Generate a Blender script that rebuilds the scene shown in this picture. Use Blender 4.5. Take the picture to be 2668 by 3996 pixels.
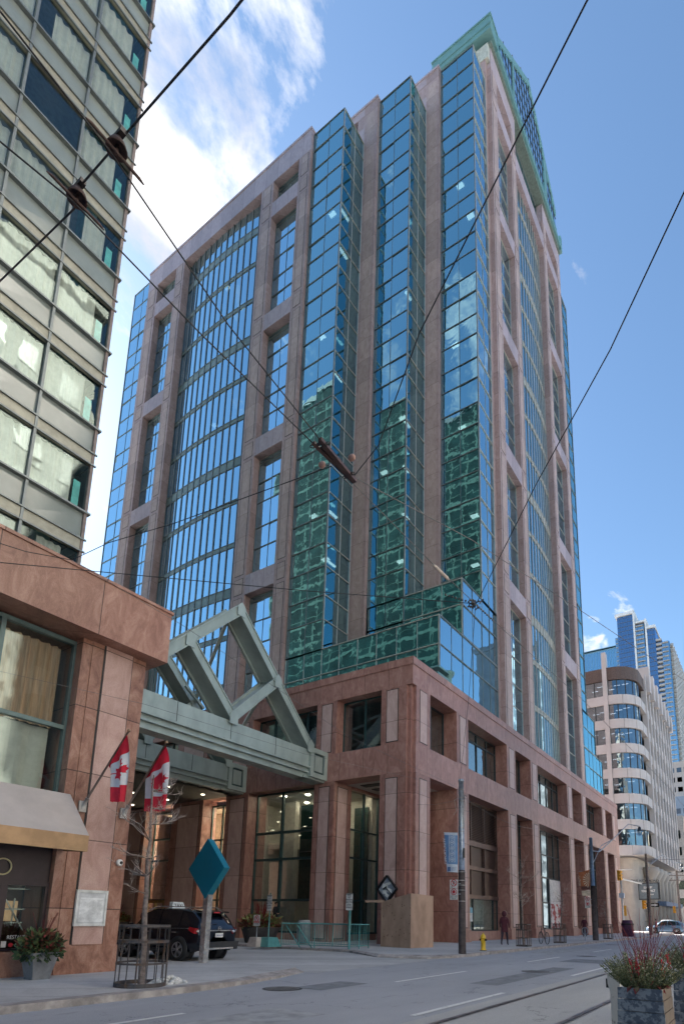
import bpy, bmesh, math, random
from mathutils import Vector, Matrix
random.seed(7)
R = math.radians
scene = bpy.context.scene
for o in list(bpy.data.objects): bpy.data.objects.remove(o)
COL = scene.collection
# ---------------------------------------------------------------- camera
# world: x runs along the street (away to the right), y runs away to the left, z up; metres
cd = bpy.data.cameras.new('camera'); cam = bpy.data.objects.new('camera', cd); COL.objects.link(cam)
cd.sensor_fit = 'HORIZONTAL'; cd.sensor_width = 36.0
cd.lens = 30.947; cd.shift_x = -0.07545; cd.shift_y = 0.42123
cd.clip_start = 0.05; cd.clip_end = 3000
p_, y_, r_ = 0.198620668, 0.573063635, 0.0155087499
fw = Vector((math.cos(p_)*math.cos(y_), math.cos(p_)*math.sin(y_), math.sin(p_)))
rt = Vector((math.sin(y_), -math.cos(y_), 0)); up = rt.cross(fw)
c_, s_ = math.cos(r_), math.sin(r_)
rt2 = c_*rt + s_*up; up2 = -s_*rt + c_*up
cam.matrix_world = Matrix(((rt2.x, up2.x, -fw.x, 0), (rt2.y, up2.y, -fw.y, 0), (rt2.z, up2.z, -fw.z, 1.5), (0, 0, 0, 1)))
scene.camera = cam
# ---------------------------------------------------------------- sky and sun
SUN_AZ, SUN_EL = 78.0, 38.0          # degrees from +x towards +y ; elevation
world = bpy.data.worlds.new('World'); scene.world = world; world.use_nodes = True
nt = world.node_tree; nt.nodes.clear()
def N(tree, typ, **kw):
    n = tree.nodes.new(typ)
    for k, v in kw.items():
        if k.startswith('i_'):
            key = k[2:]; key = int(key) if key.isdigit() else key
            n.inputs[key].default_value = v
        else: setattr(n, k, v)
    return n
L = nt.links.new
sky = N(nt, 'ShaderNodeTexSky', sky_type='NISHITA', sun_disc=False, sun_elevation=R(SUN_EL), sun_rotation=R(90-SUN_AZ), altitude=100, air_density=1.0, dust_density=0.4, ozone_density=2.2)
tc = N(nt, 'ShaderNodeTexCoord')
def gauss(vec, direction, width):
    d = N(nt, 'ShaderNodeVectorMath', operation='DOT_PRODUCT'); L(vec, d.inputs[0]); d.inputs[1].default_value = Vector(direction).normalized()
    m = N(nt, 'ShaderNodeMapRange', interpolation_type='SMOOTHSTEP'); L(d.outputs['Value'], m.inputs['Value'])
    m.inputs['From Min'].default_value = math.cos(R(width)); m.inputs['From Max'].default_value = 1.0
    return m.outputs['Result']
def add(a, b, op='ADD', clamp=False):
    m = N(nt, 'ShaderNodeMath', operation=op, use_clamp=clamp)
    for i, x in enumerate((a, b)):
        if isinstance(x, (int, float)): m.inputs[i].default_value = x
        else: L(x, m.inputs[i])
    return m.outputs[0]
# clouds are laid on a flat layer overhead: direction divided by its height
sp = N(nt, 'ShaderNodeSeparateXYZ'); L(tc.outputs['Generated'], sp.inputs[0])
zz = add(sp.outputs['Z'], 0.12)
cx = add(sp.outputs['X'], zz, 'DIVIDE'); cy = add(sp.outputs['Y'], zz, 'DIVIDE')
cb = N(nt, 'ShaderNodeCombineXYZ'); L(cx, cb.inputs[0]); L(cy, cb.inputs[1])
mp = N(nt, 'ShaderNodeMapping'); L(cb.outputs[0], mp.inputs[0]); mp.inputs['Rotation'].default_value = (0, 0, R(-35)); mp.inputs['Scale'].default_value = (1.0, 1.35, 1)
n1 = N(nt, 'ShaderNodeTexNoise', i_Scale=3.4, i_Detail=10.0, i_Roughness=0.64, i_Distortion=0.25); L(mp.outputs[0], n1.inputs['Vector'])
V_ = tc.outputs['Generated']
CLOUD_SPOTS = []
masks = None
for d, w, a in (((.262, .395, .881), 10, 1.0), ((.285, .455, .845), 8.5, .95), ((.308, .51, .80), 8.5, 1.05), ((.33, .56, .755), 6.5, .95), ((.27, .345, .90), 6, .5),
                ((.605, .125, .786), 2.2, .66), ((.59, .13, .80), 1.6, .42), ((.872, .205, .442), 2.8, .74), ((.866, .156, .4745), 2.6, .70), ((.88, .23, .42), 2.2, .62), ((.90, .05, .44), 2.5, .5), ((.40, .72, .57), 12, .42),
                ((-.54, .37, .755), 16, .55), ((-.62, .27, .73), 9, .55), ((-.44, .56, .70), 9, .3), ((.64, -.27, .72), 14, .35)):
    g = add(gauss(V_, d, w), a, 'MULTIPLY')
    masks = g if masks is None else add(masks, g, 'MAXIMUM')
thr_ = add(0.70, add(masks, 0.30, 'MULTIPLY'), 'SUBTRACT')
dens = add(add(n1.outputs[0], thr_, 'SUBTRACT'), 8.0, 'MULTIPLY', True)
n2 = N(nt, 'ShaderNodeTexNoise', i_Scale=5.0, i_Detail=6.0, i_Roughness=0.5); L(mp.outputs[0], n2.inputs['Vector'])
cr = N(nt, 'ShaderNodeValToRGB'); L(n2.outputs[0], cr.inputs[0])
cr.color_ramp.elements[0].position = .40; cr.color_ramp.elements[0].color = (2.7, 2.85, 3.3, 1)
cr.color_ramp.elements[1].position = .6; cr.color_ramp.elements[1].color = (5.4, 5.3, 5.3, 1)
hs = N(nt, 'ShaderNodeHueSaturation', i_Saturation=1.0, i_Value=1.0)
tn = N(nt, 'ShaderNodeMixRGB', blend_type='MULTIPLY', i_Fac=1.0); L(sky.outputs[0], tn.inputs[1]); tn.inputs[2].default_value = (.70, .79, .80, 1); L(tn.outputs[0], hs.inputs['Color'])
mx = N(nt, 'ShaderNodeMixRGB'); L(dens, mx.inputs[0]); L(hs.outputs[0], mx.inputs[1]); L(cr.outputs[0], mx.inputs[2])
bg = N(nt, 'ShaderNodeBackground', i_Strength=0.05); L(mx.outputs[0], bg.inputs[0])
wo = N(nt, 'ShaderNodeOutputWorld'); L(bg.outputs[0], wo.inputs[0])
sd = bpy.data.lights.new('sun', 'SUN'); sd.energy = 5.0; sd.angle = R(0.5); sd.color = (1, .93, .82)
sun = bpy.data.objects.new('sun', sd); COL.objects.link(sun)
S = Vector((math.cos(R(SUN_AZ))*math.cos(R(SUN_EL)), math.sin(R(SUN_AZ))*math.cos(R(SUN_EL)), math.sin(R(SUN_EL))))
sun.rotation_euler = S.to_track_quat('Z', 'Y').to_euler(); sun.location = (0, 0, 120)
vs = scene.view_settings; vs.view_transform = 'Standard'; vs.look = 'None'; vs.gamma = 1; vs.exposure = 2.62
try: vs.use_curve_mapping = False
except Exception: pass
scene.render.engine = 'CYCLES'
scene.cycles.max_bounces = 10; scene.cycles.diffuse_bounces = 4; scene.cycles.glossy_bounces = 4; scene.cycles.transparent_max_bounces = 12
scene.cycles.sample_clamp_indirect = 4.0; scene.cycles.caustics_reflective = False; scene.cycles.caustics_refractive = False
# ---------------------------------------------------------------- materials
MATS = {}
def newmat(name):
    m = bpy.data.materials.new(name); m.use_nodes = True; t = m.node_tree; t.nodes.clear()
    o = N(t, 'ShaderNodeOutputMaterial'); return m, t, o
def pm(name, col, rough=.6, metal=0., var=.12, scale=4., bump=0., bscale=None, col2=None, thr=None, spec=.5, emit=None, stretch=None, alpha=None):
    """plain procedural surface: noise-varied colour, optional bump"""
    if name in MATS: return MATS[name]
    m, t, o = newmat(name); l = t.links.new
    b = N(t, 'ShaderNodeBsdfPrincipled', i_Roughness=rough, i_Metallic=metal)
    b.inputs['Specular IOR Level'].default_value = spec
    g = N(t, 'ShaderNodeNewGeometry'); src = g.outputs['Position']
    if stretch:
        q = N(t, 'ShaderNodeMapping'); l(src, q.inputs[0]); q.inputs['Scale'].default_value = stretch; src = q.outputs[0]
    n = N(t, 'ShaderNodeTexNoise', i_Scale=scale, i_Detail=6., i_Roughness=.62); l(src, n.inputs['Vector'])
    r = N(t, 'ShaderNodeValToRGB'); l(n.outputs[0], r.inputs[0])
    c2 = col2 or tuple(c*(1-var*2.2) for c in col); c1 = col if col2 else tuple(min(1, c*(1+var)) for c in col)
    a, z = (thr or (.36, .64))
    r.color_ramp.elements[0].position = a; r.color_ramp.elements[0].color = (*c2, 1)
    r.color_ramp.elements[1].position = z; r.color_ramp.elements[1].color = (*c1, 1)
    l(r.outputs[0], b.inputs['Base Color'])
    if bump:
        n3 = N(t, 'ShaderNodeTexNoise', i_Scale=bscale or scale*6, i_Detail=4.); l(src, n3.inputs['Vector'])
        bp = N(t, 'ShaderNodeBump', i_Strength=bump, i_Distance=.02); l(n3.outputs[0], bp.inputs['Height']); l(bp.outputs[0], b.inputs['Normal'])
    if emit: b.inputs['Emission Color'].default_value = (*emit[:3], 1); b.inputs['Emission Strength'].default_value = emit[3]
    l(b.outputs[0], o.inputs[0]); MATS[name] = m; return m
def stone(name, cols, zj=1.55, hj=None, rough=.32, vein=1.0, off=0., joint=.012, zoff=0.2):
    """sawn granite cladding: three-colour mottling, vertical veins, open joints between slabs, each slab a shade of its own"""
    m, t, o = newmat(name); l = t.links.new
    b = N(t, 'ShaderNodeBsdfPrincipled'); g = N(t, 'ShaderNodeNewGeometry')
    sx = N(t, 'ShaderNodeSeparateXYZ'); l(g.outputs['Position'], sx.inputs[0])
    def M(op, a, c=None, clamp=False):
        q = N(t, 'ShaderNodeMath', operation=op, use_clamp=clamp)
        for i, x in enumerate((a, c)):
            if x is None: continue
            if isinstance(x, (int, float)): q.inputs[i].default_value = x
            else: l(x, q.inputs[i])
        return q.outputs[0]
    h = M('ADD', sx.outputs[0], sx.outputs[1]); z = sx.outputs[2]
    zc = M('DIVIDE', M('ADD', z, zoff), zj); zf = M('FRACT', zc); zi = M('FLOOR', zc)
    jm = M('LESS_THAN', zf, joint/zj*1.9)
    hi = 0.0
    if hj:
        hc = M('DIVIDE', M('ADD', h, off), hj); hf = M('FRACT', hc); hi = M('FLOOR', hc)
        jm = M('MAXIMUM', jm, M('LESS_THAN', hf, joint/hj*1.9))
    cbn = N(t, 'ShaderNodeCombineXYZ'); l(zi, cbn.inputs[0])
    if hj: l(hi, cbn.inputs[1])
    wn = N(t, 'ShaderNodeTexWhiteNoise'); l(cbn.outputs[0], wn.inputs['Vector'])
    mpn = N(t, 'ShaderNodeMapping'); l(g.outputs['Position'], mpn.inputs[0]); mpn.inputs['Scale'].default_value = (1.9, 1.9, .95); mpn.inputs['Rotation'].default_value = (R(38), R(30), 0)
    vadd = N(t, 'ShaderNodeVectorMath', operation='ADD'); l(mpn.outputs[0], vadd.inputs[0]); l(wn.outputs['Color'], vadd.inputs[1])
    n = N(t, 'ShaderNodeTexNoise', i_Scale=1.35*vein, i_Detail=10., i_Roughness=.72, i_Distortion=.9); l(vadd.outputs[0], n.inputs['Vector'])
    r = N(t, 'ShaderNodeValToRGB'); l(n.outputs[0], r.inputs[0]); e = r.color_ramp.elements
    e[0].position = .30; e[0].color = (*cols[0], 1); e[1].position = .72; e[1].color = (*cols[2], 1); x = e.new(.5); x.color = (*cols[1], 1)
    n3 = N(t, 'ShaderNodeTexNoise', i_Scale=38., i_Detail=3.); l(g.outputs['Position'], n3.inputs['Vector'])
    v = M('ADD', M('MULTIPLY', wn.outputs['Value'], .26), M('MULTIPLY', n3.outputs[0], .42)); v = M('ADD', v, .66)
    ml = N(t, 'ShaderNodeMixRGB', blend_type='MULTIPLY', i_Fac=1.); l(r.outputs[0], ml.inputs[1]); l(v, ml.inputs[2])
    jx = N(t, 'ShaderNodeMixRGB'); l(M('MULTIPLY', jm, .9), jx.inputs[0]); l(ml.outputs[0], jx.inputs[1]); jx.inputs[2].default_value = (*(c*.25 for c in cols[0]), 1)
    l(jx.outputs[0], b.inputs['Base Color'])
    rr = M('ADD', M('MULTIPLY', n.outputs[0], .35), rough-.12); l(rr, b.inputs['Roughness'])
    bp = N(t, 'ShaderNodeBump', i_Strength=.18, i_Distance=.02); l(n3.outputs[0], bp.inputs['Height']); l(bp.outputs[0], b.inputs['Normal'])
    l(b.outputs[0], o.inputs[0]); MATS[name] = m; return m
def glass(name, refl=(.6, .82, .95), trans=(.10, .22, .32), base=.45, rough=.015, wave=.0, wscale=.5, power=3.):
    """coated facade glass: a tinted mirror over a tinted see-through pane, slightly wavy"""
    m, t, o = newmat(name); l = t.links.new
    lw = N(t, 'ShaderNodeLayerWeight', i_Blend=.5)
    pw = N(t, 'ShaderNodeMath', operation='POWER'); l(lw.outputs['Facing'], pw.inputs[0]); pw.inputs[1].default_value = power
    ma = N(t, 'ShaderNodeMath', operation='MULTIPLY_ADD'); l(pw.outputs[0], ma.inputs[0]); ma.inputs[1].default_value = 1-base; ma.inputs[2].default_value = base
    gl = N(t, 'ShaderNodeBsdfGlossy', i_Roughness=rough); gl.inputs['Color'].default_value = (*refl, 1)
    tr = N(t, 'ShaderNodeBsdfTransparent'); tr.inputs['Color'].default_value = (*trans, 1)
    if wave:
        g = N(t, 'ShaderNodeNewGeometry')
        n = N(t, 'ShaderNodeTexNoise', i_Scale=wscale, i_Detail=2., i_Roughness=.5, i_Distortion=.6); l(g.outputs['Position'], n.inputs['Vector'])
        bp = N(t, 'ShaderNodeBump', i_Strength=1., i_Distance=wave); l(n.outputs[0], bp.inputs['Height']); l(bp.outputs[0], gl.inputs['Normal'])
    mx = N(t, 'ShaderNodeMixShader'); l(ma.outputs[0], mx.inputs[0]); l(tr.outputs[0], mx.inputs[1]); l(gl.outputs[0], mx.inputs[2]); l(mx.outputs[0], o.inputs[0])
    MATS[name] = m; return m
def lamp_mat(name, col, e):
    m, t, o = newmat(name); em = N(t, 'ShaderNodeEmission', i_Strength=e); em.inputs['Color'].default_value = (*col, 1); t.links.new(em.outputs[0], o.inputs[0]); MATS[name] = m; return m
# ---------------------------------------------------------------- mesh builder
class MB:
    def __init__(s): s.v = []; s.f = []; s.m = []; s.sm = []
    def q(s, *p, mat=0, smooth=False):
        i = len(s.v); s.v += [tuple(x) for x in p]; s.f.append(tuple(range(i, i+len(p)))); s.m.append(mat); s.sm.append(smooth); return s
    def faces(s, vs, fs, mat=0, smooth=False):
        i = len(s.v); s.v += [tuple(x) for x in vs]
        for f in fs: s.f.append(tuple(i+k for k in f)); s.m.append(mat); s.sm.append(smooth)
        return s
    def box(s, x0, x1, y0, y1, z0, z1, mat=0):
        if x0 > x1: x0, x1 = x1, x0
        if y0 > y1: y0, y1 = y1, y0
        if z0 > z1: z0, z1 = z1, z0
        v = [(x0,y0,z0),(x1,y0,z0),(x1,y1,z0),(x0,y1,z0),(x0,y0,z1),(x1,y0,z1),(x1,y1,z1),(x0,y1,z1)]
        return s.faces(v, [(0,3,2,1),(4,5,6,7),(0,1,5,4),(1,2,6,5),(2,3,7,6),(3,0,4,7)], mat)
    def prism(s, poly, vec, mat=0, smooth=False):
        n = len(poly); a = [Vector(p) for p in poly]; b = [p+Vector(vec) for p in a]
        nrm = Vector((0,0,0))
        for i in range(n): nrm += a[i].cross(a[(i+1) % n])
        if nrm.dot(Vector(vec)) < 0: a.reverse(); b.reverse()
        s.q(*reversed(a), mat=mat); s.q(*b, mat=mat)
        for i in range(n): j = (i+1) % n; s.q(a[i], a[j], b[j], b[i], mat=mat, smooth=smooth)
        return s
    def beam(s, p0, p1, w, h, upv=(0,0,1), mat=0):
        p0, p1 = Vector(p0), Vector(p1); d = (p1-p0).normalized(); u = Vector(upv); sd_ = d.cross(u)
        if sd_.length < 1e-4: sd_ = d.cross(Vector((1,0,0)))
        sd_.normalize(); u = sd_.cross(d).normalized()
        c = [sd_*(w/2)*a+u*(h/2)*b for a, b in ((-1,-1),(1,-1),(1,1),(-1,1))]
        return s.prism([p0+x for x in c], p1-p0, mat)
    def tube(s, pts, r, n=8, mat=0, cap=True, smooth=True):
        pts = [Vector(p) for p in pts]; rs = r if isinstance(r, (list, tuple)) else [r]*len(pts)
        i0 = len(s.v); ref = None
        for k, p in enumerate(pts):
            d = (pts[min(k+1, len(pts)-1)]-pts[max(k-1, 0)]).normalized()
            if ref is None: ref = Vector((0,0,1)) if abs(d.z) < .9 else Vector((1,0,0))
            a = d.cross(ref).normalized(); b = d.cross(a).normalized(); ref = a.cross(d) * 1.0
            for j in range(n):
                t = 2*math.pi*j/n; s.v.append(tuple(p+(a*math.cos(t)+b*math.sin(t))*rs[k]))
        for k in range(len(pts)-1):
            for j in range(n):
                a_, b_ = i0+k*n+j, i0+k*n+(j+1) % n
                s.f.append((a_, b_, b_+n, a_+n)); s.m.append(mat); s.sm.append(smooth)
        if cap:
            s.f.append(tuple(i0+j for j in range(n))); s.m.append(mat); s.sm.append(False)
            e = i0+(len(pts)-1)*n; s.f.append(tuple(e+j for j in reversed(range(n)))); s.m.append(mat); s.sm.append(False)
        return s
    def lathe(s, prof, c=(0,0,0), axis=(0,0,1), n=16, mat=0, smooth=True):
        c = Vector(c); ax = Vector(axis).normalized(); ref = Vector((0,0,1)) if abs(ax.z) < .9 else Vector((1,0,0))
        a = ax.cross(ref).normalized(); b = ax.cross(a).normalized(); i0 = len(s.v)
        for r, h in prof:
            for j in range(n):
                t = 2*math.pi*j/n; s.v.append(tuple(c+ax*h+(a*math.cos(t)+b*math.sin(t))*r))
        for k in range(len(prof)-1):
            for j in range(n):
                x, y = i0+k*n+j, i0+k*n+(j+1) % n
                s.f.append((x, x+n, y+n, y)); s.m.append(mat); s.sm.append(smooth)
        s.f.append(tuple(i0+j for j in range(n))); s.m.append(mat); s.sm.append(False)
        e = i0+(len(prof)-1)*n; s.f.append(tuple(e+j for j in reversed(range(n)))); s.m.append(mat); s.sm.append(False)
        return s
    def ball(s, c, r, n=10, mat=0, sc=(1,1,1)):
        c = Vector(c); i0 = len(s.v); m_ = n//2
        for k in range(m_+1):
            ph = math.pi*k/m_
            for j in range(n):
                t = 2*math.pi*j/n; s.v.append((c.x+r*sc[0]*math.sin(ph)*math.cos(t), c.y+r*sc[1]*math.sin(ph)*math.sin(t), c.z+r*sc[2]*math.cos(ph)))
        for k in range(m_):
            for j in range(n):
                a_, b_ = i0+k*n+j, i0+k*n+(j+1) % n
                s.f.append((a_, a_+n, b_+n, b_)); s.m.append(mat); s.sm.append(True)
        return s
    def xf(s, M_, start=0):
        for i in range(start, len(s.v)): s.v[i] = tuple(M_ @ Vector(s.v[i]))
        return s
    def build(s, name, mats, parent=None, label=None, world=True, bevel=0.):
        me = bpy.data.meshes.new(name); me.from_pydata(s.v, [], s.f)
        if not isinstance(mats, (list, tuple)): mats = [mats]
        for m_ in mats: me.materials.append(m_)
        me.polygons.foreach_set('material_index', s.m); me.polygons.foreach_set('use_smooth', s.sm)
        me.update(); o = bpy.data.objects.new(name, me); COL.objects.link(o)
        if parent:
            o.parent = parent
            if world:
                p = parent; off = Vector((0,0,0)); 
                while p is not None: off += p.location; p = p.parent
                o.location = -off
        if label: o['label'] = label
        if bevel:
            bm = o.modifiers.new('bevel', 'BEVEL'); bm.width = bevel; bm.segments = 2; bm.limit_method = 'ANGLE'
        return o
def thing(name, label, cat, loc=(0,0,0), rz=0., group=None):
    o = bpy.data.objects.new(name, None); COL.objects.link(o); o.location = loc; o.rotation_euler = (0,0,rz); o.empty_display_size = .2
    o['label'] = label; o['category'] = cat
    if group: o['group'] = group
    return o
def tag(o, label, cat, group=None):
    o['label'] = label; o['category'] = cat
    if group: o['group'] = group
    return o
def struct(o): o['kind'] = 'structure'; return o
def dup(root, loc, rz=0., label=None, group=None, scale=None):
    r = root.copy(); COL.objects.link(r); r.location = loc; r.rotation_euler = (0,0,rz)
    if scale: r.scale = (scale,)*3
    if label: r['label'] = label
    if group: r['group'] = group
    for ch in list(root.children):
        c = ch.copy(); COL.objects.link(c); c.parent = r
        for g in ch.children:
            d = g.copy(); COL.objects.link(d); d.parent = c
    return r
def text_mb(mb, txt, size, origin, xdir, ydir, depth=.004, mat=0, align='LEFT', squash=1.):
    """adds lettering as thin solid shapes, baseline at origin"""
    cu = bpy.data.curves.new('t', 'FONT'); cu.body = txt; cu.size = size; cu.align_x = align; cu.extrude = depth/2; cu.resolution_u = 3
    o = bpy.data.objects.new('t', cu); COL.objects.link(o)
    dg = bpy.context.evaluated_depsgraph_get(); dg.update(); me = o.evaluated_get(dg).to_mesh()
    x = Vector(xdir).normalized(); y = Vector(ydir).normalized(); z = x.cross(y); og = Vector(origin)
    vs_ = [og+x*v.co.x*squash+y*v.co.y+z*(v.co.z+depth/2) for v in me.vertices]
    mb.faces(vs_, [tuple(p.vertices) for p in me.polygons], mat)
    o.evaluated_get(dg).to_mesh_clear(); bpy.data.objects.remove(o); bpy.data.curves.remove(cu)
# ---------------------------------------------------------------- the palette
GR = stone('red_granite_pier', ((.185, .080, .064), (.30, .147, .120), (.43, .25, .205)), zj=2.1, rough=.38)
GRB = stone('red_granite_band', ((.20, .09, .072), (.32, .162, .133), (.44, .265, .22)), zj=30., hj=1.7, rough=.38, zoff=13)
GRL = stone('pale_pink_granite', ((.38, .25, .225), (.48, .335, .305), (.58, .42, .39)), zj=2.1, rough=.45, vein=.7)
TG = stone('tower_granite', ((.25, .17, .158), (.345, .25, .24), (.42, .325, .315)), zj=2.4, rough=.42)
TGB = stone('tower_granite_band', ((.26, .205, .22), (.35, .285, .31), (.42, .355, .385)), zj=40., hj=1.75, rough=.42, zoff=5)
TGP = stone('tower_granite_panel', ((.29, .21, .19), (.39, .295, .27), (.47, .37, .345)), zj=2.4, rough=.5)
BLUE = glass('blue_mirror_glass', (.46, .80, .86), (.10, .20, .28), base=.62, wave=.0055, wscale=.7)
BLUE2 = glass('pale_blue_mirror_glass', (.50, .77, .88), (.08, .15, .22), base=.82, wave=.003, wscale=.5)
BLUE3 = glass('green_blue_mirror_glass', (.40, .78, .86), (.08, .20, .24), base=.58, wave=.009, wscale=.7)
SGLASS = glass('green_shop_glass', (.80, .92, .90), (.70, .78, .76), base=.19, wave=.002, power=3.5)
DGLASS = glass('dark_window_glass', (.80, .90, .90), (.36, .42, .40), base=.28, wave=.008, wscale=1.2)
LGLASS = glass('hotel_glass', (.42, .51, .49), (.84, .88, .85), base=.22, wave=.010, wscale=.6, power=3.5)
MUL = pm('grey_mullion', (.20, .22, .22), .4, .5, .05)
MULD = pm('dark_mullion', (.035, .045, .05), .45, .3, .1)
MULW = pm('pale_mullion', (.50, .49, .45), .35, .4, .06)
SPG = pm('green_grey_spandrel', (.20, .27, .255), .35, .1, .10, scale=2.)
GREENM = pm('grey_green_painted_steel', (.35, .405, .375), .42, .1, .08, scale=1.5, stretch=(1, 1, .4))
GREEND = pm('dark_green_frame', (.03, .065, .065), .4, .2, .1)
COPPER = pm('pale_green_copper', (.125, .27, .275), .5, .1, .05, scale=1.3)
COPD = pm('dull_green_soffit', (.14, .19, .17), .6, .0, .12)
CEIL = pm('white_ceiling', (.62, .60, .55), .9, 0, .05)
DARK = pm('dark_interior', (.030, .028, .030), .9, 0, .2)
SLAB = pm('office_ceiling', (.36, .37, .36), .9, 0, .08)
CREAM = pm('cream_interior_wall', (.60, .58, .53), .8, 0, .06)
TEALG = pm('dark_teal_screen', (.010, .060, .055), .25, 0, .1)
LITE = lamp_mat('ceiling_light_panel', (1, .86, .62), 1.3)
LITEW = lamp_mat('ceiling_light_white', (.95, .97, 1), 1.2)
DOWN = lamp_mat('downlight_lamp', (1, .84, .62), 22.)
BLACK = pm('black_metal', (.02, .02, .022), .45, .4, .1)
STEEL = pm('galvanised_steel', (.33, .37, .42), .4, .7, .12, scale=8)
WHITE = pm('white_paint', (.72, .72, .70), .5, 0, .05)
RED = pm('red_paint', (.50, .02, .03), .5, 0, .05)
BLACKP = pm('black_lettering_and_shadow_line', (.02, .02, .02), .6, 0, .05)
# ---------------------------------------------------------------- the office tower on its granite podium
T = thing('office_tower', 'tall blue glass and pink granite tower with stepped corner bays on a red granite podium', 'office building', (33, 28, 0))
def rows(z0, z1):
    z = [22.41+4.8*k for k in range(-2, 17)] + [25.04+4.8*k for k in range(-2, 17)]
    return [z0] + sorted(a for a in z if z0+.3 < a < z1-.3) + [z1]
def glazed(name, axis, c, As, Zs, pmat, fmat, mw=.07, md=.07, parent=None, jit=.018, mmat=None, mmw=None, seed=None, label=None, vert=True):
    """a panel of panes on the plane axis=c; the outside is towards smaller x / y"""
    rnd = random.Random(seed if seed is not None else int(c*100+Zs[0]*7+As[0]*13))
    fr, pa = MB(), MB()
    def pt(a, z, d=0.): return (c+d, a, z) if axis == 'x' else (a, c+d, z)
    def bar(a0, a1, z0, z1, d0, d1, mat=0):
        if axis == 'x': fr.box(c+d0, c+d1, a0, a1, z0, z1, mat)
        else: fr.box(a0, a1, c+d0, c+d1, z0, z1, mat)
    for i in range(len(As)-1):
        for k in range(len(Zs)-1):
            t1, t2, t0 = rnd.uniform(-jit, jit), rnd.uniform(-jit, jit), 0
            pa.q(pt(As[i], Zs[k], t0), pt(As[i+1], Zs[k], t1), pt(As[i+1], Zs[k+1], t1+t2), pt(As[i], Zs[k+1], t2))
    for k, z in enumerate(Zs): bar(As[0]-mw/2, As[-1]+mw/2, z-mw/2, z+mw/2, -md, .03)
    if vert:
        for i, a in enumerate(As):
            w = (mmw if mmw and 0 < i < len(As)-1 else mw)
            bar(a-w/2, a+w/2, Zs[0]+mw/2, Zs[-1]-mw/2, -md-.003 if w == mw else -md*.5, .03, 0)
    f = fr.build(name, [fmat], parent or T, label); pa.build('pane', [pmat], f if False else (parent or T)) if False else None
    p = pa.build('pane', [pmat], f)
    return f
def fix(p):  # a sub-part of a part that is itself offset: world() already undoes every parent
    return p
# --- inner floors, seen through the glass
fl = MB()
for k in range(-1, 16):
    z = 22.41+4.8*k
    if z < 78: fl.box(33.55, 68, 28.75, 32.45, z-.55, z-.05); fl.box(34.4, 68, 32.46, 62.4, z-.55, z-.05)
    if z < 83: fl.box(37.25, 68, 23.4, 28.72, z-.55, z-.05)
    if z < 88: fl.box(40.85, 43.7, 18.15, 23.37, z-.55, z-.05); fl.box(43.71, 68.6, 19.1, 23.37, z-.55, z-.05); fl.box(68.61, 72.5, 18.15, 23.37, z-.55, z-.05)
fl.box(33.6, 43.3, 18.2, 28.7, 21.75, 22.35); fl.box(37.3, 43.3, 18.2, 28.7, 26.6, 27.15)
fl.build('office_floor', SLAB, T)
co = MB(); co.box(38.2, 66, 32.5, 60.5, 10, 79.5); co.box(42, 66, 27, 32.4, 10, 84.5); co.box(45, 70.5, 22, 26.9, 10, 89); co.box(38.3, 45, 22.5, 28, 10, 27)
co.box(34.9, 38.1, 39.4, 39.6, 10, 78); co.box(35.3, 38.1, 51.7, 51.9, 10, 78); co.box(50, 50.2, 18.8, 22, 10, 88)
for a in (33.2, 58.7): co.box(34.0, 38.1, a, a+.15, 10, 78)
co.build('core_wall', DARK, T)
lt = MB(); rl = random.Random(5)
def fixture(x, y, z, a, b): lt.box(x-a, x+a, y-b, y+b, z-.62, z-.555)
for k in range(0, 14):
    z = 22.41+4.8*k
    if rl.random() < .3 and k < 12: fixture(34.6, rl.choice((29.6, 30.6, 31.2)), z, .2, .32)
    if rl.random() < .3 and k < 13: fixture(38.2, rl.choice((24.3, 25.4, 26.2)), z, .2, .32)
    if rl.random() < .5: fixture(42.0, rl.choice((19.1, 20.2, 20.9)), z, .22, .34)
    if rl.random() < .4 and k < 12: fixture(35.6, rl.choice((34.7, 36.1)), z, .25, .35)
    if rl.random() < .4 and k < 12: fixture(36.2, rl.choice((42.2, 45.1, 48.0)), z, .25, .3)
    if rl.random() < .4 and k < 12: fixture(35.3, 29.6, z, .6, .12)
    if rl.random() < .35 and k < 12: fixture(38.9, 24.3, z, .5, .12)
lt.build('ceiling_light', LITE, T)
# --- the stepped glass bays
Z0, T1, T2, T3 = 22.41, 80.1, 84.95, 89.75
glazed('glass_bay', 'x', 33.41, [28.57, 30.42, 32.42], rows(Z0, T1), BLUE, MUL, mmw=.035)
glazed('glass_bay', 'y', 28.57, [33.41, 35.2, 36.62], rows(Z0, T1), BLUE, MULW, mmw=.06)
glazed('glass_bay', 'x', 37.09, [23.24, 25.05, 26.9], rows(Z0, T2), BLUE, MUL, mmw=.035)
glazed('glass_bay', 'y', 23.24, [37.09, 38.75, 40.22], rows(27.21, T2), BLUE, MULW, mmw=.06)
glazed('glass_bay', 'x', 40.7, [18., 19.8, 21.7], rows(27.21, T3), BLUE, MUL, mmw=.035)
glazed('glass_bay', 'y', 18., [40.7, 42.2, 43.7], rows(27.21, T3), BLUE2, MULW, mmw=.03)
glazed('glass_bay', 'x', 33.41, [59., 60.8, 62.66], rows(12, 80.3), BLUE2, MUL, mmw=.035)
glazed('glass_bay', 'y', 18., [68.6, 70.7, 72.75], rows(27.21, 90.2), BLUE, MUL, mmw=.035)
low = [18.+1.76*i for i in range(7)] + [30.4, 32.42]
glazed('glass_box', 'x', 33.41, low, [15.9, 17.61, 20.24, 22.41], BLUE3, MULW, mmw=.03)
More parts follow.
